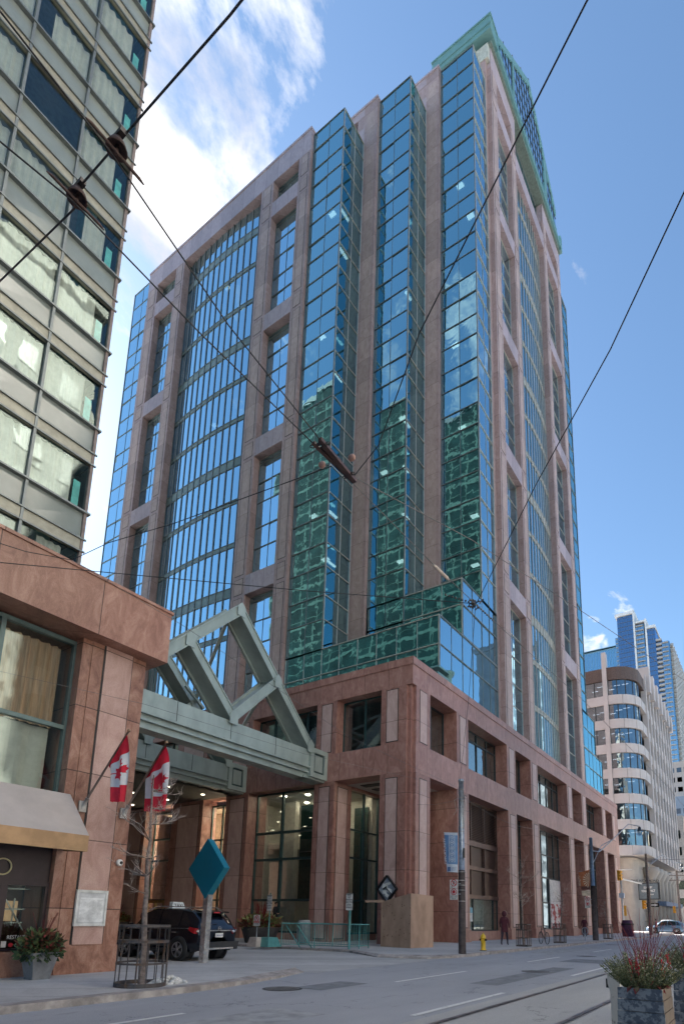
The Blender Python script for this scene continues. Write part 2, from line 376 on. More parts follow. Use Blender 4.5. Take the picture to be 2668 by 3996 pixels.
glazed('glass_box', 'y', 18., [33.41, 35.25, 37.09, 38.9, 40.7, 42.2, 43.7], [15.9, 17.61, 20.24, 22.41], BLUE2, MUL, mmw=.03)
glazed('glass_box', 'x', 37.09, [18., 19.75, 21.5, 23.24, 25.05, 26.9], [22.41, 25.04, 27.21], BLUE3, MULW, mmw=.03)
glazed('glass_box', 'y', 18., [37.09, 38.9, 40.7, 42.2, 43.7], [22.48, 25.04, 27.21], BLUE2, MUL, mmw=.03)
glazed('glass_box', 'y', 18., [68.6, 70.7, 72.75, 74.5, 76.3, 78.2, 79.4], [15.9, 17.61, 20.24, 22.41], BLUE3, MUL, mmw=.03)
glazed('glass_box', 'y', 18., [68.6, 70.7, 72.75, 74.5, 76.3], [22.48, 25.04, 27.21], BLUE3, MUL, mmw=.03)
rf = MB(); rf.box(33.45, 46, 18.05, 33, 22.36, 22.43); rf.box(37.13, 46, 18.05, 29, 27.16, 27.23); rf.box(69, 79.4, 18.05, 30, 22.36, 22.43); rf.box(69, 76.3, 18.05, 30, 27.16, 27.23)
rf.box(33.45, 70, 28.61, 62.6, 80.0, 80.08); rf.box(37.13, 70, 23.28, 28.6, 84.85, 84.93); rf.box(40.74, 72.7, 18.04, 23.27, 89.6, 89.7)
rf.build('roof', MUL, T)
# --- granite frame of the two long faces
PAN, SHADOW_LINE = 2, 3
def stone_face(mb, axis, c, piers, spans, top, zb, crt, depth=1.15):
    """piers: [(a0,a1,[(p0,p1)])]; spans: window bays [(a0,a1)]; crt: (a0,a1) bowed curtain wall"""
    def bx(a0, a1, z0, z1, d0, d1, mat=0):
        if axis == 'x': mb.box(c+d0, c+d1, a0, a1, z0, z1, mat)
        else: mb.box(a0, a1, c+d0, c+d1, z0, z1, mat)
    bandz = [(29.75+14.4*k, 31.65+14.4*k) for k in range(0, 5) if 31.65+14.4*k < top-2]
    for a0, a1, pans in piers:
        bx(a0, a1, zb, top-2.75, 0, depth)
        for p0, p1 in pans:
            segs, z = [], zb
            for b0, b1 in bandz: segs += [(z, b0-.25), (b0+.2, b1-.2)]; z = b1+.25
            segs.append((z, top-2.95))
            for s0, s1 in segs:
                if s1-s0 > .3: bx(p0-.05, p1+.05, s0-.05, s1+.05, -.012, .01, SHADOW_LINE); bx(p0, p1, s0, s1, -.022, .008, PAN)  # black box behind each panel draws the shadow line of a recess
    for a0, a1 in spans:
        for b0, b1 in bandz: bx(a0, a1, b0, b1, .003, depth-.01, 1)
    lo, hi = piers[0][0], piers[-1][1]
    return bandz, lo, hi
sf = MB()
PL = [(32.5, 34.0, [(32.78, 33.62)]), (37.57, 39.3, [(37.9, 38.95)]), (51.95, 53.5, [(52.3, 53.2)]), (57.05, 59.0, [(57.45, 58.5)])]
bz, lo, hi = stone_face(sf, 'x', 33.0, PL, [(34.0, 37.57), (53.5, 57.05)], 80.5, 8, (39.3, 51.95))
sf.box(33.0, 34.15, 32.5, 59.0, 77.78, 80.5, 1); sf.box(32.93, 34.3, 32.45, 59.05, 80.5, 80.78, 1)
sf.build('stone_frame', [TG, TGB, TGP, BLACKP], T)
sf = MB()
PR = [(44.25, 45.85, [(44.55, 45.5)]), (49.9, 51.3, [(50.2, 51.05)]), (61.1, 62.4, [(61.4, 62.1)]), (67.0, 68.55, [(67.3, 68.25)])]
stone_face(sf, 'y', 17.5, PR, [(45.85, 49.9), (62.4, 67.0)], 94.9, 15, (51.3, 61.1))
for a0, a1 in ((44.25, 51.3), (61.1, 68.55)): sf.box(a0, a1, 17.5, 18.65, 92.18, 94.9, 1)
sf.box(43.75, 44.249, 17.95, 18.6, 15.9, 94.9); sf.box(51.301, 61.099, 17.503, 18.6, 87.45, 89.6, 1);
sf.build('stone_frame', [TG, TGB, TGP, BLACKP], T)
sf = MB()   # set-back piers between the bays, and the upper walls behind them
sf.box(36.62, 38.2, 26.92, 28.55, 22.43, 85.0); sf.box(36.62, 38.2, 28.56, 40, 80.1, 82.3, 1); sf.box(36.62, 38.2, 28.56, 29.4, 82.3, 84.0); sf.box(36.62, 38.2, 30.9, 40, 82.3, 84.0); sf.box(36.62, 38.2, 28.56, 40, 84.0, 85.0, 1); sf.box(36.55, 38.25, 26.88, 40, 85.0, 85.3, 1)
sf.box(36.605, 36.63, 27.25, 28.2, 23, 83.6, 2); sf.box(40.205, 40.23, 22.0, 22.95, 28, 88.2, 2)
sf.box(40.22, 41.7, 21.72, 23.22, 27.23, 89.8); sf.box(40.22, 41.7, 23.23, 34, 84.9, 87, 1); sf.box(40.22, 41.7, 23.23, 24.2, 87, 88.8); sf.box(40.22, 41.7, 25.6, 34, 87, 88.8); sf.box(40.22, 41.7, 23.23, 34, 88.8, 89.8, 1); sf.box(40.15, 41.8, 21.68, 34, 89.8, 90.1, 1)
sf.box(44.26, 45.5, 18.66, 30, 89.72, 92.8); sf.box(44.2, 44.259, 18.1, 30, 89.72, 92.8, 1)
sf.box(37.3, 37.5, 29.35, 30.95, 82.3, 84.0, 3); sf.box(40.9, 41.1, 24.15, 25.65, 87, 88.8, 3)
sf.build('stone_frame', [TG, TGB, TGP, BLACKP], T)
# --- windows in the granite bays
ops = [(17.25, 29.75), (31.65, 44.15), (46.05, 58.55), (60.45, 72.95), (74.85, 77.78)]
for a0, a1 in ((34.0, 37.57), (53.5, 57.05)):
    for z0, z1 in ops: glazed('window', 'x', 33.78, [a0+.05, (a0+a1)/2, a1-.05], [z0+.04]+[z for z in rows(z0, z1) if z0+.6 < z < z1-.6]+[z1-.45, z1-.04], BLUE2, MUL, mmw=.035)
ops = [(17.25, 29.75), (31.65, 44.15), (46.05, 58.55), (60.45, 72.95), (74.85, 87.4), (89.25, 92.14)]
for a0, a1 in ((45.85, 49.9), (62.4, 67.0)):
    for z0, z1 in ops: glazed('window', 'y', 18.15, [a0+.05, (a0+a1)/2, a1-.05], [z0+.04]+[z for z in rows(z0, z1) if z0+.6 < z < z1-.6]+[z1-.04], BLUE2, MULW, mmw=.035)
glazed('window', 'y', 18.3, [51.35, 53.8, 56.2, 58.7, 61.05], [89.65, 93.0, 94.85], BLUE2, MUL)
# --- bowed curtain walls
def bow(axis, a0, a1, c0, sag, z0, z1, n, pmat, smat, fmat):
    ac, h = (a0+a1)/2, (a1-a0)/2; A = [a0+(a1-a0)*i/n for i in range(n+1)]
    D = [c0-sag*(1-((a-ac)/h)**2) for a in A]
    def pt(i, z, o=0.):
        return (D[i]+o, A[i], z) if axis == 'x' else (A[i], D[i]+o, z)
    fr = MB(); rnd = random.Random(3)
    bands = []; k = 0; zz_ = 31.65-4.8*4
    while zz_ < z1-1:
        thick = (round((zz_-31.65)/4.8) % 3 == 0); bands.append((zz_-(.95 if thick else .45), zz_)); zz_ += 4.8
    bands = [b for b in bands if b[0] > z0]
    cuts = [z0]; gz = []
    for b in bands: gz.append((cuts[-1], b[0])); cuts += [b[1]]
    gz.append((cuts[-1], z1))
    PA, SP = [], []
    for q0, q1 in gz:
        pa = MB(); PA.append(pa)
        for i in range(n): t = rnd.uniform(-.012, .012); pa.q(pt(i, q0), pt(i+1, q0, t), pt(i+1, q1, t), pt(i, q1))
    for q0, q1 in bands:
        sp = MB(); SP.append(sp)
        for i in range(n): sp.q(pt(i, q0, -.03), pt(i+1, q0, -.03), pt(i+1, q1, -.03), pt(i, q1, -.03))
    for i in range(n):
        for b in bands:
            for z in b: fr.beam(pt(i, z, -.04), pt(i+1, z, -.04), .08, .05)
    for i in range(n+1): fr.beam(pt(i, z0, -.06), pt(i, z1, -.06), .08, .07, upv=(1, 0, 0) if axis == 'x' else (0, 1, 0))
    f = fr.build('curtain_wall', fmat, T)
    for pa in PA: pa.build('pane', pmat, f)
    for sp in SP: sp.build('spandrel', smat, f)
bow('x', 39.32, 51.93, 33.9, .34, 8, 77.75, 13, BLUE2, SPG, MUL)
bow('y', 51.32, 61.08, 18.25, .30, 14, 87.42, 12, BLUE2, pm('pale_spandrel', (.34, .35, .31), .35, .05, .1), MULW)
# --- backs of the tower (not in view)
bk = MB(); bk.box(72.4, 72.7, 18.2, 62.6, 8, 90); bk.box(33.6, 72.4, 62.45, 62.75, 8, 80); bk.box(44, 72.7, 23.4, 62, 80.1, 94.8)
bk.build('rear_wall', TG, T)
# --- copper cornice and arched glass screen
cn = MB()
cn.box(43.1, 45.1, 17.0, 24.1, 95.5, 97.4); cn.box(43.02, 43.1, 16.93, 24.1, 96.15, 96.75); cn.box(43.0, 45.1, 16.9, 24.2, 97.4, 97.62)
cn.box(45.1, 67.9, 17.0, 24.0, 95.25, 95.95); cn.box(67.9, 68.5, 17.0, 19.5, 94.95, 97.5)
cn.box(43.9, 68.3, 17.25, 24, 94.9, 95.245, 1); cn.box(43.68, 44.24, 17.6, 24, 92.8, 94.88, 2)
cn.box(44.9, 45.1, 24.1, 33, 95.5, 96.4); cn.build('cornice', [COPPER, COPD, pm('pale_cornice_wall', (.45, .47, .42), .6)], T)
ra = MB(); ra.q((44.95, 24.2, 96.4), (44.95, 32.5, 96.4), (44.95, 32.5, 97.6), (44.95, 24.2, 97.6)); ra.build('roof_railing', glass('railing_glass', (.5, .85, .85), (.45, .75, .72), .25), T)
def topz(x): return 97.5+(108.2-97.5)*(x-45)/11. if x < 56 else 108.2-(108.2-98.6)*(x-56)/10.8
xs = [45+.91*i for i in range(24)]
pa, fr = MB(), MB()
for i in range(len(xs)-1):
    a, b = xs[i], xs[i+1]; za, zb_ = topz(a)-.9, topz(b)-.9
    pa.q((a, 17.08, 96.2), (b, 17.08, 96.2), (b, 17.08, max(zb_, 96.3)), (a, 17.08, max(za, 96.3)))
    fr.box(a-.035, a+.035, 17.03, 17.12, 96.2, max(za, 96.3))
    fr.prism([(a, 16.97, za), (b, 16.97, zb_), (b, 16.97, zb_+1.0), (a, 16.97, za+1.0)], (0, .25, 0), 1)
for z in (98.1, 100.1, 102.1, 104.1, 106.1):
    xl = 45+(z+.9-97.5)/10.7*11; xr = 56+(108.2-z-.9)/9.6*10.8
    if xr > xl: fr.box(xl, min(xr, 66), 17.03, 17.11, z-.04, z+.04)
fr.box(45, 66, 16.97, 17.13, 95.95, 96.25, 1); fr.box(49.7, 50.2, 16.95, 17.14, 96.25, topz(50)-.9, 1); fr.box(61.0, 61.9, 16.95, 17.14, 96.25, topz(61.9)-.9, 1)
for x in (47, 50, 53, 56, 58.6, 61.2, 64): fr.tube([(x, 17.05, topz(x)), (x, 17.05, topz(x)+.55)], .05, 6, 2)
s_ = fr.build('roof_screen', [MULD, COPPER, BLACK], T); pa.build('pane', glass('clear_screen_glass', (.7, .85, .95), (.80, .90, .97), .25), s_)
# --- red granite podium
PS = [GR, GRB, GRL, BLACKP]
def inset(mb, axis, c, p0, p1, z0, z1):  # raised panel; its black border stands in for a recess's shadow line
    if axis == 'x': mb.box(c-.012, c+.02, p0-.045, p1+.045, z0-.045, z1+.045, 3); mb.box(c-.022, c+.015, p0, p1, z0, z1, 2)
    else: mb.box(p0-.045, p1+.045, c-.012, c+.02, z0-.045, z1+.045, 3); mb.box(p0, p1, c-.022, c+.015, z0, z1, 2)
pw = MB()
D = 17.35
piers = [(32.05, 33.7), (40.4, 42.1), (45.5, 47.2), (55.6, 57.3), (60.7, 62.4), (69.2, 70.9), (74.2, 77.28)]
for i, (a, b) in enumerate(piers):
    pw.box(a, b, 16.0, 18.4 if i == 0 else D, 0, 9.4); pw.box(a, b, 16.0, D, 11.1, 14.45)
    m = b if i < 6 else a+1.7
    inset(pw, 'y', 16.0, a+.42, m-.38, 1.0, 9.15); inset(pw, 'y', 16.0, a+.42, m-.38, 11.25, 14.3)
    pw.box(a-.04, b+.04, 15.94, 16.3, 0, .85)
for a, b in ((27.0, 28.6), (26.6, 28.6)):
    y0, y1 = (16.0, 16.4) if a == 27.0 else (16.4, 18.1)
    pw.box(a, b, y0, y1, 0, 9.4); pw.box(a, b, y0, y1, 11.1, 14.45)
pw.box(26.75, 27.0, 16.2, 16.4, 0, 9.4); pw.box(26.75, 27.0, 16.2, 16.4, 11.1, 14.45)
inset(pw, 'y', 16.0, 27.42, 28.2, 0.3, 9.1); inset(pw, 'y', 16.0, 27.42, 28.2, 11.25, 14.3)
inset(pw, 'x', 26.6, 16.98, 17.7, 0.3, 9.1); inset(pw, 'x', 26.6, 16.98, 17.7, 11.25, 14.3)
pw.box(26.95, 28.6, 15.99, 16.4, 9.4, 11.1, 1); pw.box(26.75, 26.95, 16.2, 16.4, 9.4, 11.1, 1)
pw.box(28.6, 77.28, 16.003, D, 9.4, 11.1, 1)
pw.box(26.6, 77.28, 16.0, D, 14.45, 15.62, 1); pw.box(26.55, 77.33, 15.95, D, 15.62, 16.07, 1)
pw.box(77.0, 81, 17.4, 30, 0, 15.9); pw.box(27.6, 77, 17.4, 33, 15.5, 15.88, 1)
# left face
lp = [(21.35, 22.9), (28.5, 30.6), (32.9, 36.2), (39.3, 46)]
for i, (a, b) in enumerate(lp):
    pw.box(26.6, 28.3 if i < 2 else 27.8, a, b, 0, 9.4); pw.box(26.6, 27.8, a, b, 11.1, 14.45)
    inset(pw, 'x', 26.6, a+.38, min(b, a+3)-.42, .3, 9.1); inset(pw, 'x', 26.6, a+.38, min(b, a+3)-.42, 11.25, 14.3)
inset(pw, 'y', 21.35, 26.95, 27.85, .3, 9.1)
pw.box(26.603, 27.8, 18.1, 46, 9.4, 11.1, 1); pw.box(26.603, 27.8, 16.41, 18.1, 9.4, 11.1, 1)
pw.box(26.6, 27.8, 17.36, 46, 14.45, 15.62, 1); pw.box(26.55, 27.8, 17.36, 46, 15.62, 16.07, 1)
pw.box(27.8, 34, 45.8, 46, 0, 16)
pw.box(31.4, 31.8, 18.5, 21.3, 0, 9.4); pw.box(28.3, 31.8, 21.3, 21.75, 9.2, 9.4)
pw.build('podium_wall', PS, T)
# ceilings and the rooms behind the lobby glass
ro = MB(); ro.box(26.7, 34.2, 16.5, 31, 9.42, 9.9); ro.box(28.3, 28.9, 19.2, 20.7, 9.38, 9.415, 1); ro.box(29.5, 30.1, 19.2, 20.7, 9.38, 9.415, 1)
ro.build('lobby_ceiling', [CEIL, BLACK], T)
ri = MB(); ri.box(32.2, 32.4, 22, 31, 0, 9.4); ri.box(28.4, 32.3, 30.55, 30.75, 0, 9.4); ri.box(30.2, 30.6, 27.6, 28.6, 0, 9.4); ri.box(30.2, 32.2, 25.9, 26.1, 0, 9.4)
ri.box(30.6, 32.2, 28.2, 30.5, 6.2, 6.5); ri.box(31.2, 31.3, 21.8, 22.5, 0, 9.4); ri.build('lobby_wall', CREAM, T)
rt_ = MB(); rt_.box(28.9, 29.0, 22.95, 25.9, 2.6, 8.7); rt_.box(28.88, 28.9, 22.95, 25.9, 7.2, 7.25, 1); rt_.box(28.88, 28.9, 22.95, 25.9, 5.6, 5.65, 1); rt_.box(29.2, 29.3, 22.95, 23.9, 0, 2.6)
rt_.box(30.9, 31.0, 21.9, 23, 0, 8.6); rt_.build('lobby_screen', [TEALG, MUL], T)
dl = MB()
for x, y in ((28.6, 24.0), (28.6, 27.2), (30.2, 21.95), (29.4, 19.0), (28.9, 25.4), (30.8, 24.6), (31, 27.3)): dl.lathe([(.13, 0), (.13, .03)], (x, y, 9.38), n=12)
dl.build('ceiling_light', DOWN, T)
# lobby and shop glazing
glazed('lobby_window', 'x', 27.55, [22.9, 26.2, 28.5], [.55, 2.48, 5.04, 6.76, 9.36], SGLASS, GREEND, mw=.15, md=.12)
glazed('lobby_window', 'y', 21.5, [28.3, 29.8, 31.4], [.55, 2.48, 5.04, 6.76, 9.3], SGLASS, GREEND, mw=.10, md=.10)
sl = MB(); sl.box(27.2, 28.3, 22.9, 28.5, 0, .5); sl.box(28.3, 31.4, 21.45, 22, 0, .5); sl.build('window_sill', GR, T)
glazed('window', 'x', 27.5, [30.6, 31.8, 32.9], [.1, 2.5, 5.6, 6.6, 9.0], SGLASS, GREEND, mw=.12)
glazed('window', 'x', 27.5, [36.2, 37.0, 39.3], [2.5, 5.4, 7.0, 9.0], SGLASS, GREEND, mw=.14)
dr = MB(); dr.box(27.3, 27.5, 36.2, 39.3, 2.3, 2.5)
for y in (36.2, 37.2, 38.2, 39.15): dr.box(27.3, 27.45, y, y+.15, 0, 2.3)
d_ = dr.build('door', pm('brass', (.42, .30, .13), .3, .8), T); g_ = MB(); g_.q((27.4, 36.3, .1), (27.4, 39.2, .1), (27.4, 39.2, 2.3), (27.4, 36.3, 2.3)); g_.build('pane', SGLASS, d_)
# warm room behind the courtyard windows
wr = MB(); wr.box(29.6, 29.8, 30.6, 39.5, 0, 9.3); wr.box(28.2, 29.7, 30.6, 39.4, 9.0, 9.1); wr.build('lobby_wall', pm('warm_interior_wall', (.50, .38, .28), .8), T)
wl = MB()
for y in (31.3, 32.3, 36.9, 38.4): wl.box(28.4, 29.2, y, y+.25, 6.3, 6.36); wl.box(28.6, 29.2, y, y+.25, 8.9, 8.96)
wl.build('ceiling_light', DOWN, T)
# upper podium windows, left face
for a, b, n in ((18.1, 21.35, 2), (22.9, 28.5, 4), (30.6, 32.9, 2), (36.2, 39.3, 2)):
    glazed('window', 'x', 27.35, [a+(b-a)*i/n for i in range(n+1)], [11.14, 14.42], DGLASS if a > 20 else SGLASS, GREEND, mw=.10)
# portico
po = MB(); po.box(28.6, 30.4, 17.0, 17.35, 6.2, 6.65); po.box(28.6, 30.4, 17.0, 17.35, 3.1, 3.5); po.box(29.35, 29.43, 17.15, 17.3, 3.5, 6.2); po.box(28.62, 28.7, 17.15, 17.3, 0, 9.3); po.box(30.3, 30.45, 17.1, 17.3, 0, 9.3, 1)
po.box(30.45, 32.04, 18.42, 18.6, 0, 9.4, 1); po.box(30.45, 32.04, 18.0, 18.41, .05, .85, 1); po.build('portico_frame', [pm('bronze_frame', (.16, .11, .10), .35, .5), GR], T)
pg = MB(); pg.q((28.62, 17.25, .1), (30.4, 17.25, .1), (30.4, 17.25, 9.3), (28.62, 17.25, 9.3)); pg.build('portico_glass', DGLASS, T)
# street windows
ROOM = MB(); ROOM.box(33.7, 77, 20.2, 20.4, 0, 15.4); ROOM.box(33.7, 77, 17.6, 20.2, 9.5, 10.9); ROOM.box(28.7, 33.5, 19.2, 19.4, 11, 15.3)
ROOM.build('room_wall', pm('dim_room_wall', (.34, .32, .29), .9), T)
upp = [(28.6, 32.05, 2), (33.7, 40.4, 4), (42.1, 45.5, 2), (47.2, 55.6, 5), (57.3, 60.7, 2), (62.4, 69.2, 4), (70.9, 74.2, 2)]
for a, b, n in upp: glazed('window', 'y', 17.0, [a+(b-a)*i/n for i in range(n+1)], [11.14, 13.7, 14.42] if n > 2 else [11.14, 14.42], DGLASS, MULD, mw=.09)
for a, b, n in upp[2:]: glazed('shop_window', 'y', 17.1, [a+(b-a)*i/n for i in range(n+1)], [.75, 3.0, 5.2, 7.2, 9.36], DGLASS, MULD, mw=.11)
lv = MB(); BRN = pm('brown_metal_panel', (.060, .036, .030), .35, .3, .1); BRL = pm('bronze_rail', (.11, .07, .06), .4, .4)
lv.box(33.7, 40.4, 17.1, 17.2, 3.0, 9.36, 1)
for i in range(22): lv.prism([(33.75, 16.95, 6.75+i*.12), (33.75, 17.07, 6.81+i*.12), (33.75, 17.07, 6.83+i*.12), (33.75, 16.95, 6.77+i*.12)], (6.6, 0, 0), 0)
for z0, z1 in ((6.35, 6.7), (2.85, 3.1), (4.75, 5.0), (9.3, 9.4)): lv.box(33.7, 40.4, 16.9, 17.1, z0, z1, 0)
for x in (33.7, 35.9, 38.1, 40.32): lv.box(x, x+.08, 16.92, 17.1, 3.1, 9.3, 0)
lv.build('louvre_panel', [BRL, BRN], T)
glazed('shop_window', 'y', 17.05, [33.7, 36.3, 39.6, 40.4], [.75, 2.85], SGLASS, MULD, mw=.09)
bl = MB(); bl.box(33.7, 40.4, 17.4, 17.45, .7, 2.8); bl.build('window_blind', pm('pale_blind', (.50, .47, .42), .8), T)
pp = MB(); pp.box(33.7, 77, 16.6, 17.3, 0, .72); pp.build('window_sill', GR, T)
st = MB(); st.box(34.0, 36.2, 17.0, 17.01, 1.35, 2.2, 0); st.box(35.0, 36.2, 16.99, 17.0, 1.9, 2.25, 1)
text_mb(st, 'BANK', .32, (34.2, 16.985, 1.05), (1, 0, 0), (0, 0, 1), mat=2)
st.build('window_sticker', [pm('pale_poster', (.55, .60, .62), .6), pm('cyan_poster', (.15, .42, .55), .5), BLACKP], T)
st = MB(); st.box(52.3, 55.4, 16.95, 17.0, .8, 5.1); st.box(52.35, 55.35, 16.94, 16.95, .82, 2.95, 1)
st.build('window_poster', [pm('white_poster', (.62, .60, .58), .7), pm('red_figure_poster', (.62, .6, .58), .7, scale=1.6, col2=(.35, .06, .06), thr=(.48, .52))], T)
st = MB(); st.box(48.5, 49.6, 16.95, 16.99, 4.2, 5.15); st.build('window_sticker', pm('amber_sign', (.80, .42, .03), .5), T)
rv = MB(); rv.lathe([(.28, 0), (.30, .25), (.20, .35), (.22, .8), (.38, .95), (.40, 1.1), (.34, 1.15)], (31.9, 16.5, 16.05), n=14); rv.box(30.2, 31.9, 16.35, 16.7, 16.07, 16.6); rv.prism([(30.2, 16.3, 16.9), (32.2, 16.3, 16.9), (32.2, 16.9, 16.9), (30.2, 16.9, 16.9)], (0, 0, .12))
rv.build('roof_vent', COPPER, T)
# soffit over the courtyard drive
sf2 = MB(); sf2.box(9.5, 26.55, 29.4, 46, 9.35, 9.7); sf2.box(9.5, 26.6, 45, 46, 0, 9.6); sf2.box(12, 20, 44.7, 44.95, .2, 9.3, 1); sf2.build('courtyard_soffit', [pm('dark_soffit', (.055, .05, .045), .7), DARK], T)
dl = MB()
for x in (12, 15.5, 19, 22.5, 25.2):
    for y in (31.3, 35, 39): dl.lathe([(.12, 0), (.12, .03)], (x, y, 9.31), n=10)
dl.build('ceiling_light', LITE, T)
# ---------------------------------------------------------------- ground, road, pavements
def worn_ground(name, c1, c2, crack=.35):
    m, t, o = newmat(name); l = t.links.new; b = N(t, 'ShaderNodeBsdfPrincipled', i_Roughness=.8); g = N(t, 'ShaderNodeNewGeometry')
    def nz(sc, det, stretch=(1, 1, 1)):
        q = N(t, 'ShaderNodeMapping'); l(g.outputs['Position'], q.inputs[0]); q.inputs['Scale'].default_value = stretch; n = N(t, 'ShaderNodeTexNoise', i_Scale=sc, i_Detail=det, i_Roughness=.65); l(q.outputs[0], n.inputs['Vector']); return n
    a = nz(.5, 8, (.35, 1.2, 1)); r = N(t, 'ShaderNodeValToRGB'); l(a.outputs[0], r.inputs[0]); r.color_ramp.elements[0].position = .34; r.color_ramp.elements[0].color = (*c2, 1); r.color_ramp.elements[1].position = .66; r.color_ramp.elements[1].color = (*c1, 1)
    w = nz(3.0, 4); vm = N(t, 'ShaderNodeVectorMath', operation='MULTIPLY_ADD'); l(w.outputs['Color'], vm.inputs[0]); vm.inputs[1].default_value = (.9, .9, .9); l(g.outputs['Position'], vm.inputs[2])
    v = N(t, 'ShaderNodeTexVoronoi', feature='DISTANCE_TO_EDGE', i_Scale=crack); l(vm.outputs[0], v.inputs['Vector'])
    k = N(t, 'ShaderNodeMapRange'); l(v.outputs['Distance'], k.inputs[0]); k.inputs[1].default_value = .0; k.inputs[2].default_value = .006; k.inputs[3].default_value = .45; k.inputs[4].default_value = 1.0
    gz = nz(.7, 2); kk = N(t, 'ShaderNodeMapRange'); l(gz.outputs[0], kk.inputs[0]); kk.inputs[1].default_value = .50; kk.inputs[2].default_value = .56; kk.inputs[3].default_value = 1.0; kk.inputs[4].default_value = 0.0
    mxx = N(t, 'ShaderNodeMath', operation='MAXIMUM'); l(k.outputs[0], mxx.inputs[0]); l(kk.outputs[0], mxx.inputs[1])
    gr = nz(55, 3); g2 = N(t, 'ShaderNodeMapRange'); l(gr.outputs[0], g2.inputs[0]); g2.inputs[1].default_value = .3; g2.inputs[2].default_value = .7; g2.inputs[3].default_value = .80; g2.inputs[4].default_value = 1.12
    sp_ = nz(2.2, 5, (.25, 1, 1)); s2 = N(t, 'ShaderNodeMapRange'); l(sp_.outputs[0], s2.inputs[0]); s2.inputs[1].default_value = .62; s2.inputs[2].default_value = .70; s2.inputs[3].default_value = 1.0; s2.inputs[4].default_value = .72
    p1 = N(t, 'ShaderNodeMath', operation='MULTIPLY'); l(mxx.outputs[0], p1.inputs[0]); l(g2.outputs[0], p1.inputs[1]); p2 = N(t, 'ShaderNodeMath', operation='MULTIPLY'); l(p1.outputs[0], p2.inputs[0]); l(s2.outputs[0], p2.inputs[1])
    ml = N(t, 'ShaderNodeMixRGB', blend_type='MULTIPLY', i_Fac=1.); l(r.outputs[0], ml.inputs[1]); l(p2.outputs[0], ml.inputs[2]); l(ml.outputs[0], b.inputs['Base Color'])
    bp = N(t, 'ShaderNodeBump', i_Strength=.5, i_Distance=.01); l(gr.outputs[0], bp.inputs['Height']); l(bp.outputs[0], b.inputs['Normal']); l(b.outputs[0], o.inputs[0]); return m
ASPH = worn_ground('asphalt', (.40, .40, .425), (.33, .332, .355))
CONC = worn_ground('concrete_track_bed', (.47, .455, .44), (.38, .365, .355), .22)
PAVE = stone('concrete_pavement', ((.35, .34, .34), (.44, .43, .43), (.50, .49, .485)), zj=50, hj=1.6, rough=.8, vein=.4, zoff=20)
KERB = pm('kerb_concrete', (.38, .34, .325), .8, 0, .18, scale=3, bump=.5, bscale=30)
def sheet(name, poly, z, mat):
    m = MB(); m.q(*[(x, y, z) for x, y in poly]); return struct(m.build(name, mat))
sheet('ground', [(-900, -900), (1500, -900), (1500, 1500), (-900, 1500)], -.03, ASPH)
def grid_sheet(name, x0, x1, y0, y1, z, mat):
    return sheet(name, [(x0, y0), (x1, y0), (x1, y1), (x0, y1)], z, mat)
grid_sheet('road', -60, 400, -4, 11.5, 0, ASPH)
grid_sheet('track_bed', -60, 400, 1.3, 4.72, .004, CONC)
grid_sheet('near_pavement', -60, 400, -14, 1.28, .008, CONC)
m = MB(); rn = random.Random(12)
def disc(x, y, r, z, mat): m.q(*[(x+r*math.cos(2*math.pi*k/24), y+r*math.sin(2*math.pi*k/24), z) for k in range(24)], mat=mat)
for x, y in ((9.6, 8.9), (26.5, 7.1), (17.5, 6.2), (40.5, 9.2)): disc(x, y, .42, .006, 1); disc(x, y, .36, .010, 0); [m.box(x-.28, x+.28, y+.09*k-.012, y+.09*k+.012, .010, .0125, 1) for k in range(-2, 3)]
struct(m.build('manhole_cover', [pm('cast_iron_cover', (.16, .155, .155), .6, .4, .2, scale=9), pm('cover_ring', (.09, .088, .09), .8)]))
for x0, x1, y0, y1, g in ((5.2, 7.6, 6.1, 7.2, 0), (13.2, 19.5, 5.6, 6.3, 1), (27, 36, 8.6, 9.9, 0), (22.3, 24.4, 5.4, 7.0, 1), (9.9, 11.6, 8.1, 8.9, 1)):
    grid_sheet('road_patch', x0, x1, y0, y1, .004, pm('dark_patch' if g else 'pale_patch', (.22, .225, .24) if g else (.37, .37, .38), .85, 0, .12, scale=3, bump=.5, bscale=50))
m = MB()
for y in (2.86, 4.35):
    m.box(-60, 400, y-.035, y+.035, .004, .014); m.box(-60, 400, y-.065, y-.037, .004, .0075, 1); m.box(-60, 400, y-.09, y-.068, .004, .009)
struct(m.build('tram_rail', [pm('worn_rail', (.30, .29, .30), .35, .8, .2), BLACK]))
MARK = pm('road_paint', (.72, .71, .69), .7, 0, .1, scale=9, col2=(.45, .45, .44), thr=(.32, .45))
for x0, x1, y in ((12.3, 16.1, 7.8), (3.0, 6.3, 7.85), (21.2, 25.0, 7.8), (30.4, 34.2, 7.8), (39.5, 43.3, 7.8), (8.3, 12.0, 4.95), (16.9, 21.0, 4.95), (25.8, 29.6, 4.95), (35, 38.8, 4.95), (44, 48, 4.95), (-1, 3.4, 4.95)):
    grid_sheet('lane_marking', x0, x1, y-.055, y+.055, .008, MARK)
grid_sheet('crossing_line', 79, 79.6, -3, 10.4, .008, MARK); grid_sheet('crossing_line', 83, 83.6, -3, 10.4, .008, MARK)
m = MB()
def slab(poly, z0, z1, mat=0): m.prism([(x, y, z0) for x, y in poly], (0, 0, z1-z0), mat)
slab([(-60, 10.12), (7.6, 10.12), (9.6, 10.35), (12.7, 11.3), (12.9, 14.9), (8.0, 15.2), (8, 60), (-60, 60)], -.02, .12); struct(m.build('pavement', PAVE)); m = MB()
